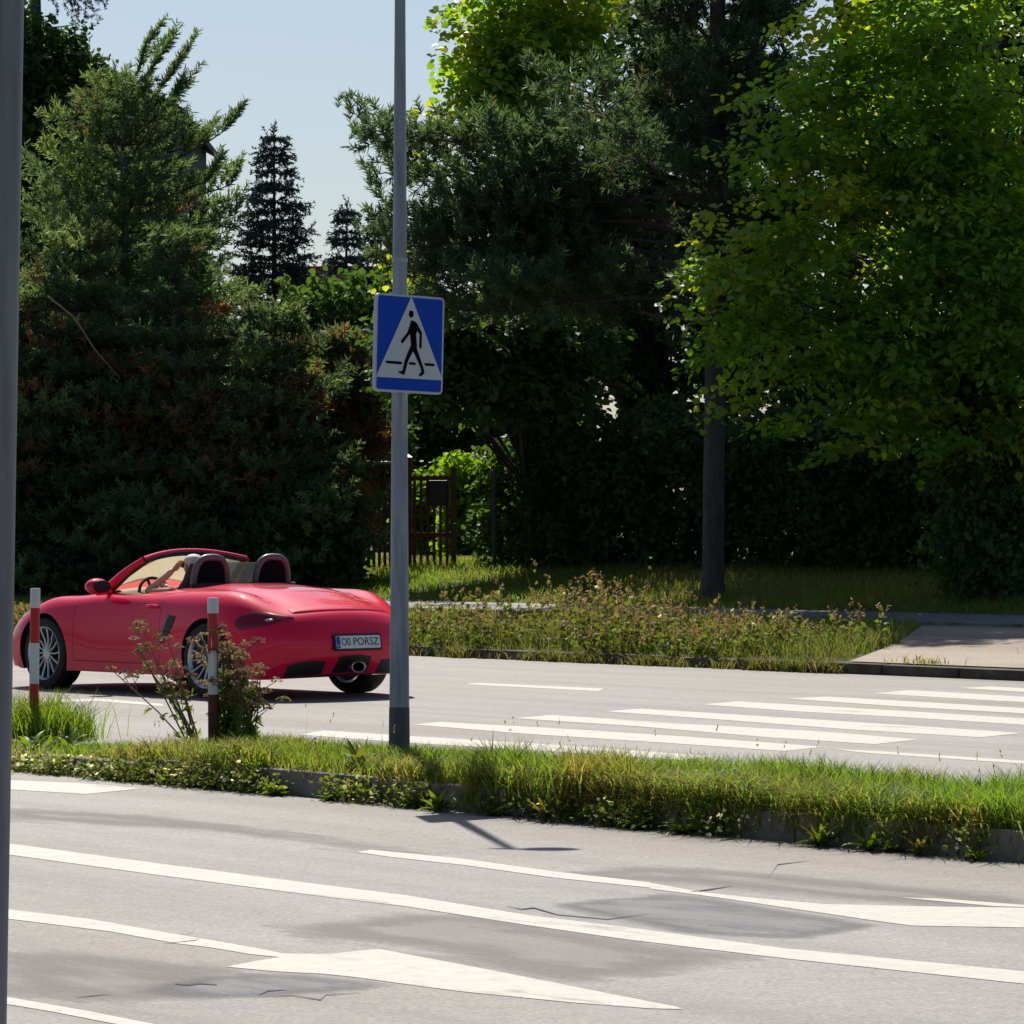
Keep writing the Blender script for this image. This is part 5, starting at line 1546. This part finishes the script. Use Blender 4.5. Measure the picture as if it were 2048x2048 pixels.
# --- house behind the left trees
M['plaster_dark'] = plain("grey_house_plaster", (0.075, 0.085, 0.075), 0.9)
M['plaster_pale'] = plain("pale_house_plaster", (0.35, 0.34, 0.32), 0.9)
M['tile_dark'] = plain("dark_roof_tiles", (0.035, 0.035, 0.045), 0.8)
M['tile_red'] = plain("red_roof_tiles", (0.28, 0.045, 0.035), 0.8)
M['window'] = plain("dark_window_glass", (0.02, 0.025, 0.03), 0.08)
Yh = 82.0
hx1 = at(326 * K, 200 * K, Yh); ze = hx1.z
hb = Vector((hx1.x, Yh, 0.9))
ho = empty("gabled_house", hb); tag(ho, "grey gabled house with a dark roof half hidden behind the left pines", "house")
Wd = 9.5; rise_ = math.tan(rad(29)) * Wd / 2; ev = ze - 0.9 - .12
b = MB()
b.add([(0, 0, 0), (-Wd, 0, 0), (-Wd, 0, ev), (-Wd / 2, 0, ev + rise_), (0, 0, ev), (0, 9, 0), (-Wd, 9, 0), (-Wd, 9, ev), (-Wd / 2, 9, ev + rise_), (0, 9, ev)],
      [(0, 4, 3, 2, 1), (5, 6, 7, 8, 9), (0, 5, 9, 4), (1, 2, 7, 6)])
wl = b.build("wall", M['plaster_dark'], ho)
b = MB()
for sg_, x0, x1 in ((1, .25, -Wd / 2), (-1, -Wd - .25, -Wd / 2)):
    z0_ = ev - .25 * math.tan(rad(29)) + .02; z1_ = ev + rise_ + .02
    b.add([(x0, -.35, z0_), (x1, -.35, z1_), (x1, 9.35, z1_), (x0, 9.35, z0_), (x0, -.35, z0_ + .16), (x1, -.35, z1_ + .16), (x1, 9.35, z1_ + .16), (x0, 9.35, z0_ + .16)],
          [(0, 1, 2, 3), (4, 7, 6, 5), (0, 4, 5, 1), (3, 2, 6, 7), (0, 3, 7, 4), (1, 5, 6, 2)])
b.build("roof", M['tile_dark'], ho, weld=False)
for wx, wz in ((-2.0, 8.0), (-5.2, 8.0), (-2.0, 5.0), (-5.2, 5.0)):
    b = MB(); b.box((wx, -.02, wz), (1.2, .08, 1.4)); wf = b.build("window", M['plaster_pale'], ho, bevel=.01)
    b = MB(); b.box((wx, -.065, wz), (1.0, .02, 1.2)); b.build("pane", M['window'], wf)
b = MB(); b.box((-.04, -.06, ev - 1.55), (.35, .1, .42)); b.build("lit_wall_patch", M['plaster_pale'], ho)  # added pale box standing in for a lit, pale patch of wall
# --- far house with a red roof between the spruces
Yf = 142.0
f0, f1 = at(560 * K, 503 * K, Yf), at(800 * K, 503 * K, Yf)
fo2 = empty("far_house", (f0.x, Yf, 1.0)); tag(fo2, "far house with a long flat red roof edge between the small spruces", "house")
Lf = f1.x - f0.x; hf = f0.z - 1.0
b = MB(); b.box((Lf / 2, 5, (hf - .5) / 2), (Lf, 10, hf - .5)); b.build("wall", M['plaster_dark'], fo2)
b = MB(); b.box((Lf / 2, 5, hf - .25), (Lf + .8, 10.8, .5)); b.build("roof", M['tile_red'], fo2, bevel=.05)
for i in range(4):
    b = MB(); b.box((.8 + i * 1.25, -.03, hf - 2.2), (.7, .08, 1.3)); wf = b.build("window", M['plaster_pale'], fo2)
    b = MB(); b.box((.8 + i * 1.25, -.08, hf - 2.2), (.55, .02, 1.1)); b.build("pane", M['window'], wf)
# ------------------------------------------------------------------ grass, weeds, roadside plants
def vnoise(x, y, seed):
    r = np.random.default_rng(seed); tb = r.uniform(0, 1, (64, 64))
    xi, yi = np.floor(x).astype(int), np.floor(y).astype(int); fx, fy = x - xi, y - yi
    fx = fx * fx * (3 - 2 * fx); fy = fy * fy * (3 - 2 * fy)
    g = lambda a, c: tb[a % 64, c % 64]
    return (g(xi, yi) * (1 - fx) + g(xi + 1, yi) * fx) * (1 - fy) + (g(xi, yi + 1) * (1 - fx) + g(xi + 1, yi + 1) * fx) * fy
def fnoise(x, y, seed):
    return 0.55 * vnoise(x, y, seed) + 0.3 * vnoise(x * 2.3, y * 2.3, seed + 1) + 0.15 * vnoise(x * 5.1, y * 5.1, seed + 2)

def blades(r, P, H_, width, lean, curl=0.5):
    n = len(P); az = r.uniform(0, 2 * math.pi, n); d = np.stack([np.cos(az), np.sin(az), np.zeros(n)], 1)
    sd = np.stack([-d[:, 1], d[:, 0], d[:, 2]], 1)
    sa = r.uniform(0, math.pi, n); sd = sd * np.cos(sa)[:, None] + d * np.sin(sa)[:, None] * .6
    H_ = H_[:, None]; ln = (lean * r.uniform(.3, 1.4, n))[:, None]; w_ = (width * r.uniform(.7, 1.3, n))[:, None] * .5
    m = P + d * H_ * ln * .35 + np.array([0, 0, 1.0]) * H_ * .58
    t = P + d * H_ * ln * (1 + curl * .5) + np.array([0, 0, 1.0]) * H_ * (1 - curl * .25 * ln)
    V = np.stack([P - sd * w_, P + sd * w_, m + sd * w_ * .8, m - sd * w_ * .8, t], 1).reshape(-1, 3)
    i0 = np.arange(n)[:, None] * 5
    return V, [i0 + np.array([0, 1, 2, 3]), i0 + np.array([3, 2, 4])]

def st_arr(s, t, z):
    return np.stack([DV.x * s + NV.x * t, DV.y * s + NV.y * t, z], 1)

# median turf: visible stretch, thick and green to the right, thinner and browner at the left
r = np.random.default_rng(101)
n = 125000
s = r.uniform(6.5, 21.5, n); t = 11.76 + r.beta(0.9, 1.0, n) * 1.32
dn = fnoise(s * 1.3, t * 1.3, 5)
fade = np.interp(s, [8, 12, 15, 18, 21], [1.0, .95, .85, .62, .45])
keep = r.uniform(size=n) < fade * np.clip((dn - .22) * 3.0, .12, 1)
# the paved refuge at the left stays bare
bare = (s > 18.2) & (t > 11.85) & (t < 12.5)
keep &= ~(bare & (r.uniform(size=n) < .85))
s, t = s[keep], t[keep]; n = len(s)
edge = np.exp(-((t - 11.8) / .30) ** 2)
gr = fnoise(s * .8, t * .8, 9)
hh = (.04 + .15 * fnoise(s * 2.1, t * 2.1, 15) ** 1.4) * np.interp(s, [8, 13, 16, 19], [1.55, 1.25, .9, .8]) * r.uniform(.55, 1.3, n) * (1 + .35 * edge)
tint = np.interp(s, [8, 11, 14, 17, 20], [.92, .82, .66, .62, .66]) + (gr - .5) * .75 - edge * .14 * (r.uniform(size=n) < .6) + r.normal(0, .12, n)
V, F = blades(r, st_arr(s, t, median_z(t, s) - .01), hh, .0075, .55)
o = arr_mesh("median_grass", V, F, M['grass'], None, np.repeat(np.clip(tint, 0, 1), 5))
tag(o, "sunlit grass covering the median strip", "grass", kind='stuff')
# thatch: short dead blades near the kerb edge that hang over it
n = 46000
s = r.uniform(6.5, 22, n); t = 11.70 + np.abs(r.normal(0, .16, n))
k_ = fnoise(s * 1.1, t * 0 + 3, 27); keep = r.uniform(size=n) < np.interp(s, [8, 10.7, 11.1, 16, 19, 22], [.0, .08, 1, .8, .5, .35]) * np.clip((k_ - .34) * 2.8, 0.03, 1)
s, t = s[keep], t[keep]; n = len(s)
z = np.where(t < 11.72, 0.03 + .08 * r.uniform(size=n), .115) * drop(s)
hh = r.uniform(.05, .19, n) * (.6 + k_[keep])
V, F = blades(r, st_arr(s, t, z), hh, .009, 1.1, 1.1)
tint = np.clip(np.interp(s, [8, 12, 15, 20], [.68, .55, .42, .5]) + r.normal(0, .2, n) + (fnoise(s * 2, t, 33) - .5) * .5, 0, 1)
o = arr_mesh("kerb_grass", V, F, M['grass'], None, np.repeat(tint, 5)); tag(o, "dry tufts spilling over the median kerb", "grass", kind='stuff')
# leafy low growth rooted in the gutter crack and against the kerb face
n = 4200
s = r.uniform(7, 22, n); g_ = fnoise(s * 1.6, s * 0 + 7, 81)
k_ = r.uniform(size=n) < np.clip((g_ - .34) * 3.6, 0.02, 1) * np.interp(s, [7, 10.8, 11.1, 22], [.0, .02, 1, 1]); s, g_ = s[k_], g_[k_]; n = len(s)
t = 11.74 - np.abs(r.normal(0, .05, n)) - .10 * np.clip(g_ - .5, 0, 1) * r.uniform(size=n)
C = st_arr(s, t, (.005 + np.abs(r.normal(0, .028, n)) + .03 * g_) * (.3 + .7 * drop(s)))
Dr = r.normal(0, 1, (n, 3)); Dr[:, :2] -= np.array([NV.x, NV.y]) * .8; Dr[:, 2] = np.abs(Dr[:, 2]) * .5 + .1
V, F, T = sprays_to_leaves(r, C, Dr, 6, .075, .026, .7, .74, .16, .2)
o = arr_mesh("gutter_weeds", V, [F], M['weed'], None, T); tag(o, "leafy low weeds rooted along the foot of the median kerb", "weeds", kind='stuff')
# seed stalks standing above the turf
n = 60
s = r.uniform(8, 19, n); t = r.uniform(12.0, 13.05, n)
hs = r.uniform(.12, .26, n)
V, F = blades(r, st_arr(s, t, median_z(t, s)), hs, .0035, .25)
P2 = st_arr(s, t, median_z(t, s)) + np.array([0, 0, 1.0]) * hs[:, None] * .97
V2, F2, T2 = needles(r, np.repeat(P2, 1, 0), np.tile([0, 0, 1.0], (n, 1)) + r.normal(0, .2, (n, 3)), 6, .035, .014, .005, 10, 40, tint=np.full(n, .3))
o = arr_mesh("seed_stalks", np.concatenate([V, V2]), F + [F2 + len(V)], M['grass'], None, np.concatenate([np.full(len(V), .3), T2])); tag(o, "thin seed stalks above the median grass", "grass", kind='stuff')

# verge turf beyond the far road
r = np.random.default_rng(103)
n = 210000
s = r.uniform(17, 56, n); t = r.uniform(28.0, 40.5, n)
keep = ~((t > 30.8) & (t < 33.15)) & ~((s < np.interp(t, [25.8, 28.2, 31], [25.6, 27.3, 29.6])) & (t < 31.0))
keep &= r.uniform(size=n) < .35 + .8 * fnoise(s * .9, t * .9, 41)
s, t = s[keep], t[keep]; n = len(s)
hh = r.uniform(.06, .16, n) * (.7 + .7 * fnoise(s, t, 43))
tint = np.clip(.62 + (fnoise(s * .6, t * .6, 45) - .5) * .7 + r.normal(0, .14, n), 0, 1)
V, F = blades(r, st_arr(s, t, ground_z(t) - .01), hh, .016, .6)
o = arr_mesh("verge_grass", V, F, M['grass'], None, np.repeat(tint, 5)); tag(o, "grass of the far verge, mostly in tree shade", "grass", kind='stuff')

# tall weeds on the far kerb: stems, small leaves, faded seed heads, a few white flowers
r = np.random.default_rng(105)
n = 3600
s = r.uniform(25.2, 45, n); t = 25.62 + r.beta(1.0, 1.4, n) * 2.3
prof = np.interp(s, [25.6, 26.2, 27.0, 28.0, 28.8, 31.0, 33.2, 36.0, 40, 45], [.24, .44, .46, .18, .34, .66, .28, .17, .15, .15])
cl = .6 * fnoise(s * .8, t * .8, 51) + .4 * fnoise(s * 2.2, t * 2.2, 52)
keep = r.uniform(size=n) < np.clip((cl - .36) * 3.4, .04, 1)
keep &= s > 25.75 + (t - 25.7) * .62
s, t, prof, cl = s[keep], t[keep], prof[keep], cl[keep]; n = len(s)
hs = prof * (.25 + 1.25 * cl) * r.uniform(.35, 1.15, n) * np.where(r.uniform(size=n) < .06, 1.45, 1.0)
P0 = st_arr(s, t, ground_z(t)); lean_ = r.normal(0, .16, (n, 2))
V, F = blades(r, P0, hs, .009, .22); Vs, Fs, Ts = [V], list(F), [np.full(len(V), .35)]
off_ = len(V)
m = 8
q = np.tile(np.linspace(.08, .92, m), n); Hq = np.repeat(hs, m)
Pl = np.repeat(P0, m, 0) + np.array([0, 0, 1.0]) * (q * Hq)[:, None] + r.normal(0, .018, (n * m, 3))
Dl = rand_dirs(r, n * m); Dl[:, 2] = np.abs(Dl[:, 2]) * .6
tl_ = np.clip(np.interp(q, [0, .5, 1], [.80, .70, .45]) + r.normal(0, .12, n * m) + np.repeat((fnoise(s, t, 61) - .5) * .5, m), .2, .92)
V, F1, T1 = leaf_faces(r, Pl, Dl, rand_dirs(r, n * m) + np.array([0, 0, .7]), .055, tl_)
Vs.append(V); Fs.append(F1 + off_); Ts.append(T1); off_ += len(V)
hd = r.uniform(size=n) < .72
Ph = P0[hd] + np.array([0, 0, 1.0]) * hs[hd][:, None] * .98
V, F1, T1 = needles(r, Ph, np.tile([0, 0, 1.0], (len(Ph), 1)) + r.normal(0, .3, (len(Ph), 3)), 12, .09, .035, .014, 20, 80, tint=r.uniform(0, .34, len(Ph)))
Vs.append(V); Fs.append(F1 + off_); Ts.append(T1); off_ += len(V)
fl = r.choice(n, 70, replace=False); Pf = P0[fl] + np.array([0, 0, 1.0]) * hs[fl][:, None]
V, F1, T1 = needles(r, Pf, rand_dirs(r, 70), 9, .03, .028, .02, 30, 90, tint=np.full(70, 1.0))
Vs.append(V); Fs.append(F1 + off_); Ts.append(np.where(T1 > .5, 1.0, 1.0)); off_ += len(V)
# grass between the weeds
n3 = 42000
s3 = r.uniform(25.0, 46, n3); t3 = 25.64 + r.uniform(0, 2.5, n3) ** 1.0
k3 = r.uniform(size=n3) < .25 + fnoise(s3, t3, 71); k3 &= s3 > 25.7 + (t3 - 25.7) * .62; s3, t3 = s3[k3], t3[k3]; n3 = len(s3)
h3 = r.uniform(.05, .30, n3) * (.15 + 1.5 * fnoise(s3 * .9, t3 * .9, 73) ** 1.3) * np.interp(s3, [25.6, 26.2, 27.0, 28.0, 28.8, 31.0, 33.2, 36.0, 40, 45], [.9, 1.2, 1.2, .7, .9, 1.35, .9, .65, .6, .6])
V, F1 = blades(r, st_arr(s3, t3, ground_z(t3)), h3, .012, .6)
Vs.append(V); Fs += [f + off_ for f in F1]; Ts.append(np.repeat(np.clip(r.normal(.62, .17, n3), .05, .9), 5))
o = arr_mesh("kerb_weeds", np.concatenate(Vs), Fs, M['weed'], None, np.concatenate(Ts)); tag(o, "tall dry roadside weeds along the far kerb", "weeds", kind='stuff')
# growth hanging over the far kerb and out of its gutter
n = 15000
s = r.uniform(25.4, 45, n); t = 25.58 - np.abs(r.normal(0, .05, n)); g_ = fnoise(s * 1.5, s * 0 + 2, 91)
k_ = r.uniform(size=n) < np.clip((g_ - .3) * 3, .05, 1) * np.interp(s, [25.4, 25.8, 45], [.2, 1, 1]); s, t, g_ = s[k_], t[k_], g_[k_]
V, F = blades(r, st_arr(s, t, np.full(len(s), .0)), r.uniform(.04, .17, len(s)) * (.5 + g_), .013, .9)
o = arr_mesh("gutter_growth", V, F, M['weed'], None, np.repeat(np.clip(r.normal(.5, .2, len(s)), .05, .9), 5)); tag(o, "dry growth out of the gutter of the far kerb", "weeds", kind='stuff')
# sparse tufts in the apron joints
n = 1500
cen = r.uniform(0, 1, (14, 2)) * np.array([6.5, 4.6]) + np.array([18.8, 25.85]); cen[:7, 1] = 25.84 + r.uniform(0, .12, 7)
ci = r.choice(14, n); s = cen[ci, 0] + r.normal(0, .22, n); t = cen[ci, 1] + r.normal(0, .05, n)
k_ = t > 25.7; s, t = s[k_], t[k_]
V, F = blades(r, st_arr(s, t, ground_z(t)), r.uniform(.03, .12, len(s)), .012, .8)
o = arr_mesh("apron_tufts", V, F, M['grass'], None, np.repeat(np.clip(r.normal(.55, .15, len(s)), 0, 1), 5)); tag(o, "sparse tufts in the apron joints", "grass", kind='stuff')

# leafy rosettes (dock, dandelion) along the median kerb
def strap(r, L, w_, az, el, bend, tint, wave=.0):
    m = 6; d = np.array([math.cos(az), math.sin(az), 0]); sd = np.array([-d[1], d[0], 0]); V = []
    p = np.zeros(3); e = el
    for i in range(m + 1):
        q = i / m; ww = w_ * math.sin(math.pi * (0.12 + .88 * q) ** .8) * .5 + .002
        if i == m: ww = .001
        dirv = d * math.cos(e) + np.array([0, 0, 1]) * math.sin(e)
        fold = np.array([0, 0, 1]) * ww * .35
        V += [p - sd * ww + fold, p.copy(), p + sd * ww + fold]
        p = p + dirv * L / m; e -= bend / m
    F = []
    for i in range(m):
        for j in range(2):
            a = i * 3 + j; F.append((a, a + 1, a + 4, a + 3))
    return np.array(V), np.array(F), np.full(len(V), tint)
def rosette_mesh(seed, n, L, w_, t0, upright):
    r = np.random.default_rng(seed); Vs, Fs, Ts, off_ = [], [], [], 0
    for i in range(n):
        V, F, T = strap(r, L * r.uniform(.55, 1.15), w_ * r.uniform(.7, 1.2), 2 * math.pi * i / n + r.normal(0, .3), upright + r.normal(0, .25), r.uniform(.5, 1.5), np.clip(r.normal(t0, .15), 0, 1))
        Vs.append(V + r.normal(0, .006, 3) * np.array([1, 1, 0])); Fs.append(F + off_); Ts.append(T); off_ += len(V)
    return np.concatenate(Vs), np.concatenate(Fs), np.concatenate(Ts)
M['rosette'] = leafy("rosette_leaves", [(0.0, (0.17, 0.10, 0.04)), (0.3, (0.13, 0.12, 0.03)), (0.6, (0.075, 0.125, 0.014)), (1.0, (0.12, 0.20, 0.02))], 0.5, .42, 1.7, (1.1, 1.05, .35))
kinds = [(201, 22, .16, .038, .72, .85, "bright broad-leaved"), (202, 26, .13, .028, .6, .6, "low dark-leaved"), (203, 18, .19, .035, .42, 1.0, "tall yellowing")]
protos = []
for sd, n_, L_, w_, t0_, up_, nm in kinds:
    V, F, T = rosette_mesh(sd, n_, L_, w_, t0_, up_)
    o = arr_mesh("rosette_plant", V, [F], M['rosette'], None, T, smooth=True); tag(o, nm + " weed rosette at the foot of the median kerb", "weed", "leafy weeds along the median kerb")
    protos.append((o, nm))
rr = np.random.default_rng(207)
spots = [(0, 640, 1585, 1.1), (2, 455, 1560, 1.25), (0, 520, 1590, .9), (1, 690, 1598, .8), (0, 715, 1592, 1.0), (1, 790, 1620, 1.0), (0, 865, 1625, .95), (1, 930, 1638, .9), (2, 1115, 1640, .9), (1, 1180, 1665, .95),
         (0, 1270, 1660, .9), (1, 1330, 1672, 1.0), (2, 1500, 1712, .75), (0, 1560, 1706, 1.15), (0, 1610, 1722, 1.1), (1, 1690, 1718, 1.0), (2, 1770, 1722, .9), (0, 1845, 1740, .8), (0, 300, 1548, .8), (1, 385, 1560, 1.0), (2, 430, 1530, 1.2), (0, 60, 1505, 1.3), (0, 130, 1500, 1.2), (0, 95, 1500, 1.0), (1, 590, 1588, 1.0)]
used = set()
for ki, px, py, sc_v in spots:
    o, nm = protos[ki]
    p = G(px, py, .0); s_, t_ = to_st(p)
    p = ST(s_ + (11.62 - t_) * .3, 11.60 + rr.uniform(0, .1), .0) if t_ < 11.9 else G(px, py, .03 if s_ > 18.2 else .125)
    s_, t_ = to_st(p)
    if 11.7 < t_ < 11.9 or (p.z > .02 and t_ < 11.9): p = ST(s_, 11.92, float(median_z(11.92, s_)))
    if ki in used:
        o = o.copy(); COL.objects.link(o)
    used.add(ki)
    o.location = p; o.rotation_euler = (rr.normal(0, .12), rr.normal(0, .12), rr.uniform(0, 6.28)); o.scale = (sc_v * (.68 if px > 1500 else .9),) * 3

# dried yarrow bush round the second bollard
def umbel_bush(name, label, base, n, seed, hmax, fan, bias, mat_s, parts, leafn):
    r = np.random.default_rng(seed); o = empty(name, base); tag(o, label, "plant")
    b = MB(); heads = []; lv = []
    for i in range(n):
        az = r.uniform(0, 2 * math.pi); el = abs(r.normal(0, fan)); h = hmax * r.uniform(.5, 1.05)
        d = np.array([math.cos(az) * math.sin(el) + bias[0], math.sin(az) * math.sin(el), math.cos(el)])
        p0 = np.array([r.normal(0, .05), r.normal(0, .05), -.02])
        p1 = p0 + d * h * .5 + r.normal(0, .015, 3); p2 = p0 + d * h + np.array([bias[0] * .1, 0, .04])
        b.tube([p0, p1, p2], [.0055, .0045, .003], 5)
        for q in range(r.integers(2, 5)):
            st_ = p0 + (p2 - p0) * r.uniform(.55, .95); e = st_ + np.array([r.normal(0, .06), r.normal(0, .06), r.uniform(.05, .13)])
            b.tube([st_, e], [.0028, .002], 4); heads.append(e)
        heads.append(p2)
        for q in range(leafn):
            lv.append((p0 + (p1 * .5 + p2 * .5 - p0) * r.uniform(.1, 1), r.normal(0, 1, 3)))
    b.build("stems", mat_s, o, weld=False)
    V, F, T = [], [], []; off_ = 0
    for e in heads:
        m = 26; rad_ = r.uniform(.022, .045)
        a = r.uniform(0, 6.28, m); q = np.sqrt(r.uniform(0, 1, m)) * rad_
        P = e + np.stack([q * np.cos(a), q * np.sin(a), .016 * (1 - (q / rad_) ** 2) + r.normal(0, .003, m)], 1)
        v, f, t_ = leaf_faces(r, P, rand_dirs(r, m), np.tile([0, 0, 1.0], (m, 1)), .017, np.clip(r.normal(r.choice([.12, .3, .5]), .12, m), 0, 1), .6)
        V.append(v); F.append(f + off_); T.append(t_); off_ += len(v)
    arr_mesh("flower_heads", np.concatenate(V), [np.concatenate(F)], parts, o, np.concatenate(T))
    if lv:
        P = np.array([x[0] for x in lv]); Dv = np.array([x[1] for x in lv])
        v, f, t_ = needles(r, P, Dv, 7, .05, .045, .010, 15, 60, tint=np.clip(r.normal(.74, .13, len(P)), 0, 1))
        arr_mesh("leaves", v, [f], M['grass'], o, t_)
    return o
M['umbel'] = leafy("dried_umbels", [(0.0, (0.14, 0.085, 0.05)), (0.4, (0.26, 0.19, 0.10)), (0.8, (0.40, 0.33, 0.20)), (1.0, (0.45, 0.42, 0.30))], .3, .7, 1.2, (1.1, 1, .8))
M['stalk'] = plain("dry_stalk", (0.16, 0.12, 0.07), 0.8)
M['stalk_g'] = plain("green_stalk", (0.07, 0.085, 0.03), 0.7)
yb = G(432, 1500, .13)
umbel_bush("yarrow_plant", "dense half-dry yarrow bush wrapped round the weathered bollard", yb + Vector((.09, .10, 0)), 22, 301, .66, .17, (.03, 0), M['stalk_g'], M['umbel'], 12)
umbel_bush("yarrow_plant", "dry brown yarrow stalks leaning left from the weathered bollard", G(398, 1500, .13), 11, 302, .66, .30, (-.45, 0), M['stalk'], M['umbel'], 3)
umbel_bush("yarrow_plant", "thin upright yarrow sprigs just right of the weathered bollard", G(490, 1503, .13), 9, 303, .45, .30, (.12, 0), M['stalk_g'], M['umbel'], 8)
# grass clumps round the first bollard
def clump(name, label, base, n, seed, h, spread, t0):
    r = np.random.default_rng(seed); o_p = np.array(base)
    P = r.normal(0, spread, (n, 3)) * np.array([1, 1, 0])
    V, F = blades(r, P, h * r.uniform(.4, 1.2, n), .009, .55)
    o = arr_mesh(name, V, F, M['grass'], None, np.repeat(np.clip(r.normal(t0, .13, n), 0, 1), 5)); o.location = base
    tag(o, label, "grass tuft"); return o
clump("grass_tuft", "tall green grass tuft round the foot of the clean bollard", G(66, 1476, .04), 1500, 311, .30, .16, .66)
clump("grass_tuft", "bright grass tuft between the clean bollard and the grey post", G(122, 1482, .03), 700, 312, .24, .10, .8)
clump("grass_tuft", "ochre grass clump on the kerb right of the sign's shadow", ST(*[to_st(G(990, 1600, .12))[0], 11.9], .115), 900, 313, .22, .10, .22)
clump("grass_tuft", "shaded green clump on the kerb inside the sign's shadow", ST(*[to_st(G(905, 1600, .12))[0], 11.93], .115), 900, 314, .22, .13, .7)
# small clover flowers and litter in the grass
b = MB(); r = np.random.default_rng(321)
for i in range(46):
    s_ = r.uniform(8, 19); t_ = r.uniform(11.8, 12.7); p = ST(s_, t_, float(median_z(t_, s_)) + r.uniform(.05, .10)); q = r.uniform(.006, .012)
    b.ball(p, (q, q, q), 6, 4)
o = b.build("clover_flowers", M['boll_white'], None, weld=False); tag(o, "tiny white clover flowers dotted over the median grass", "flowers", kind='stuff')
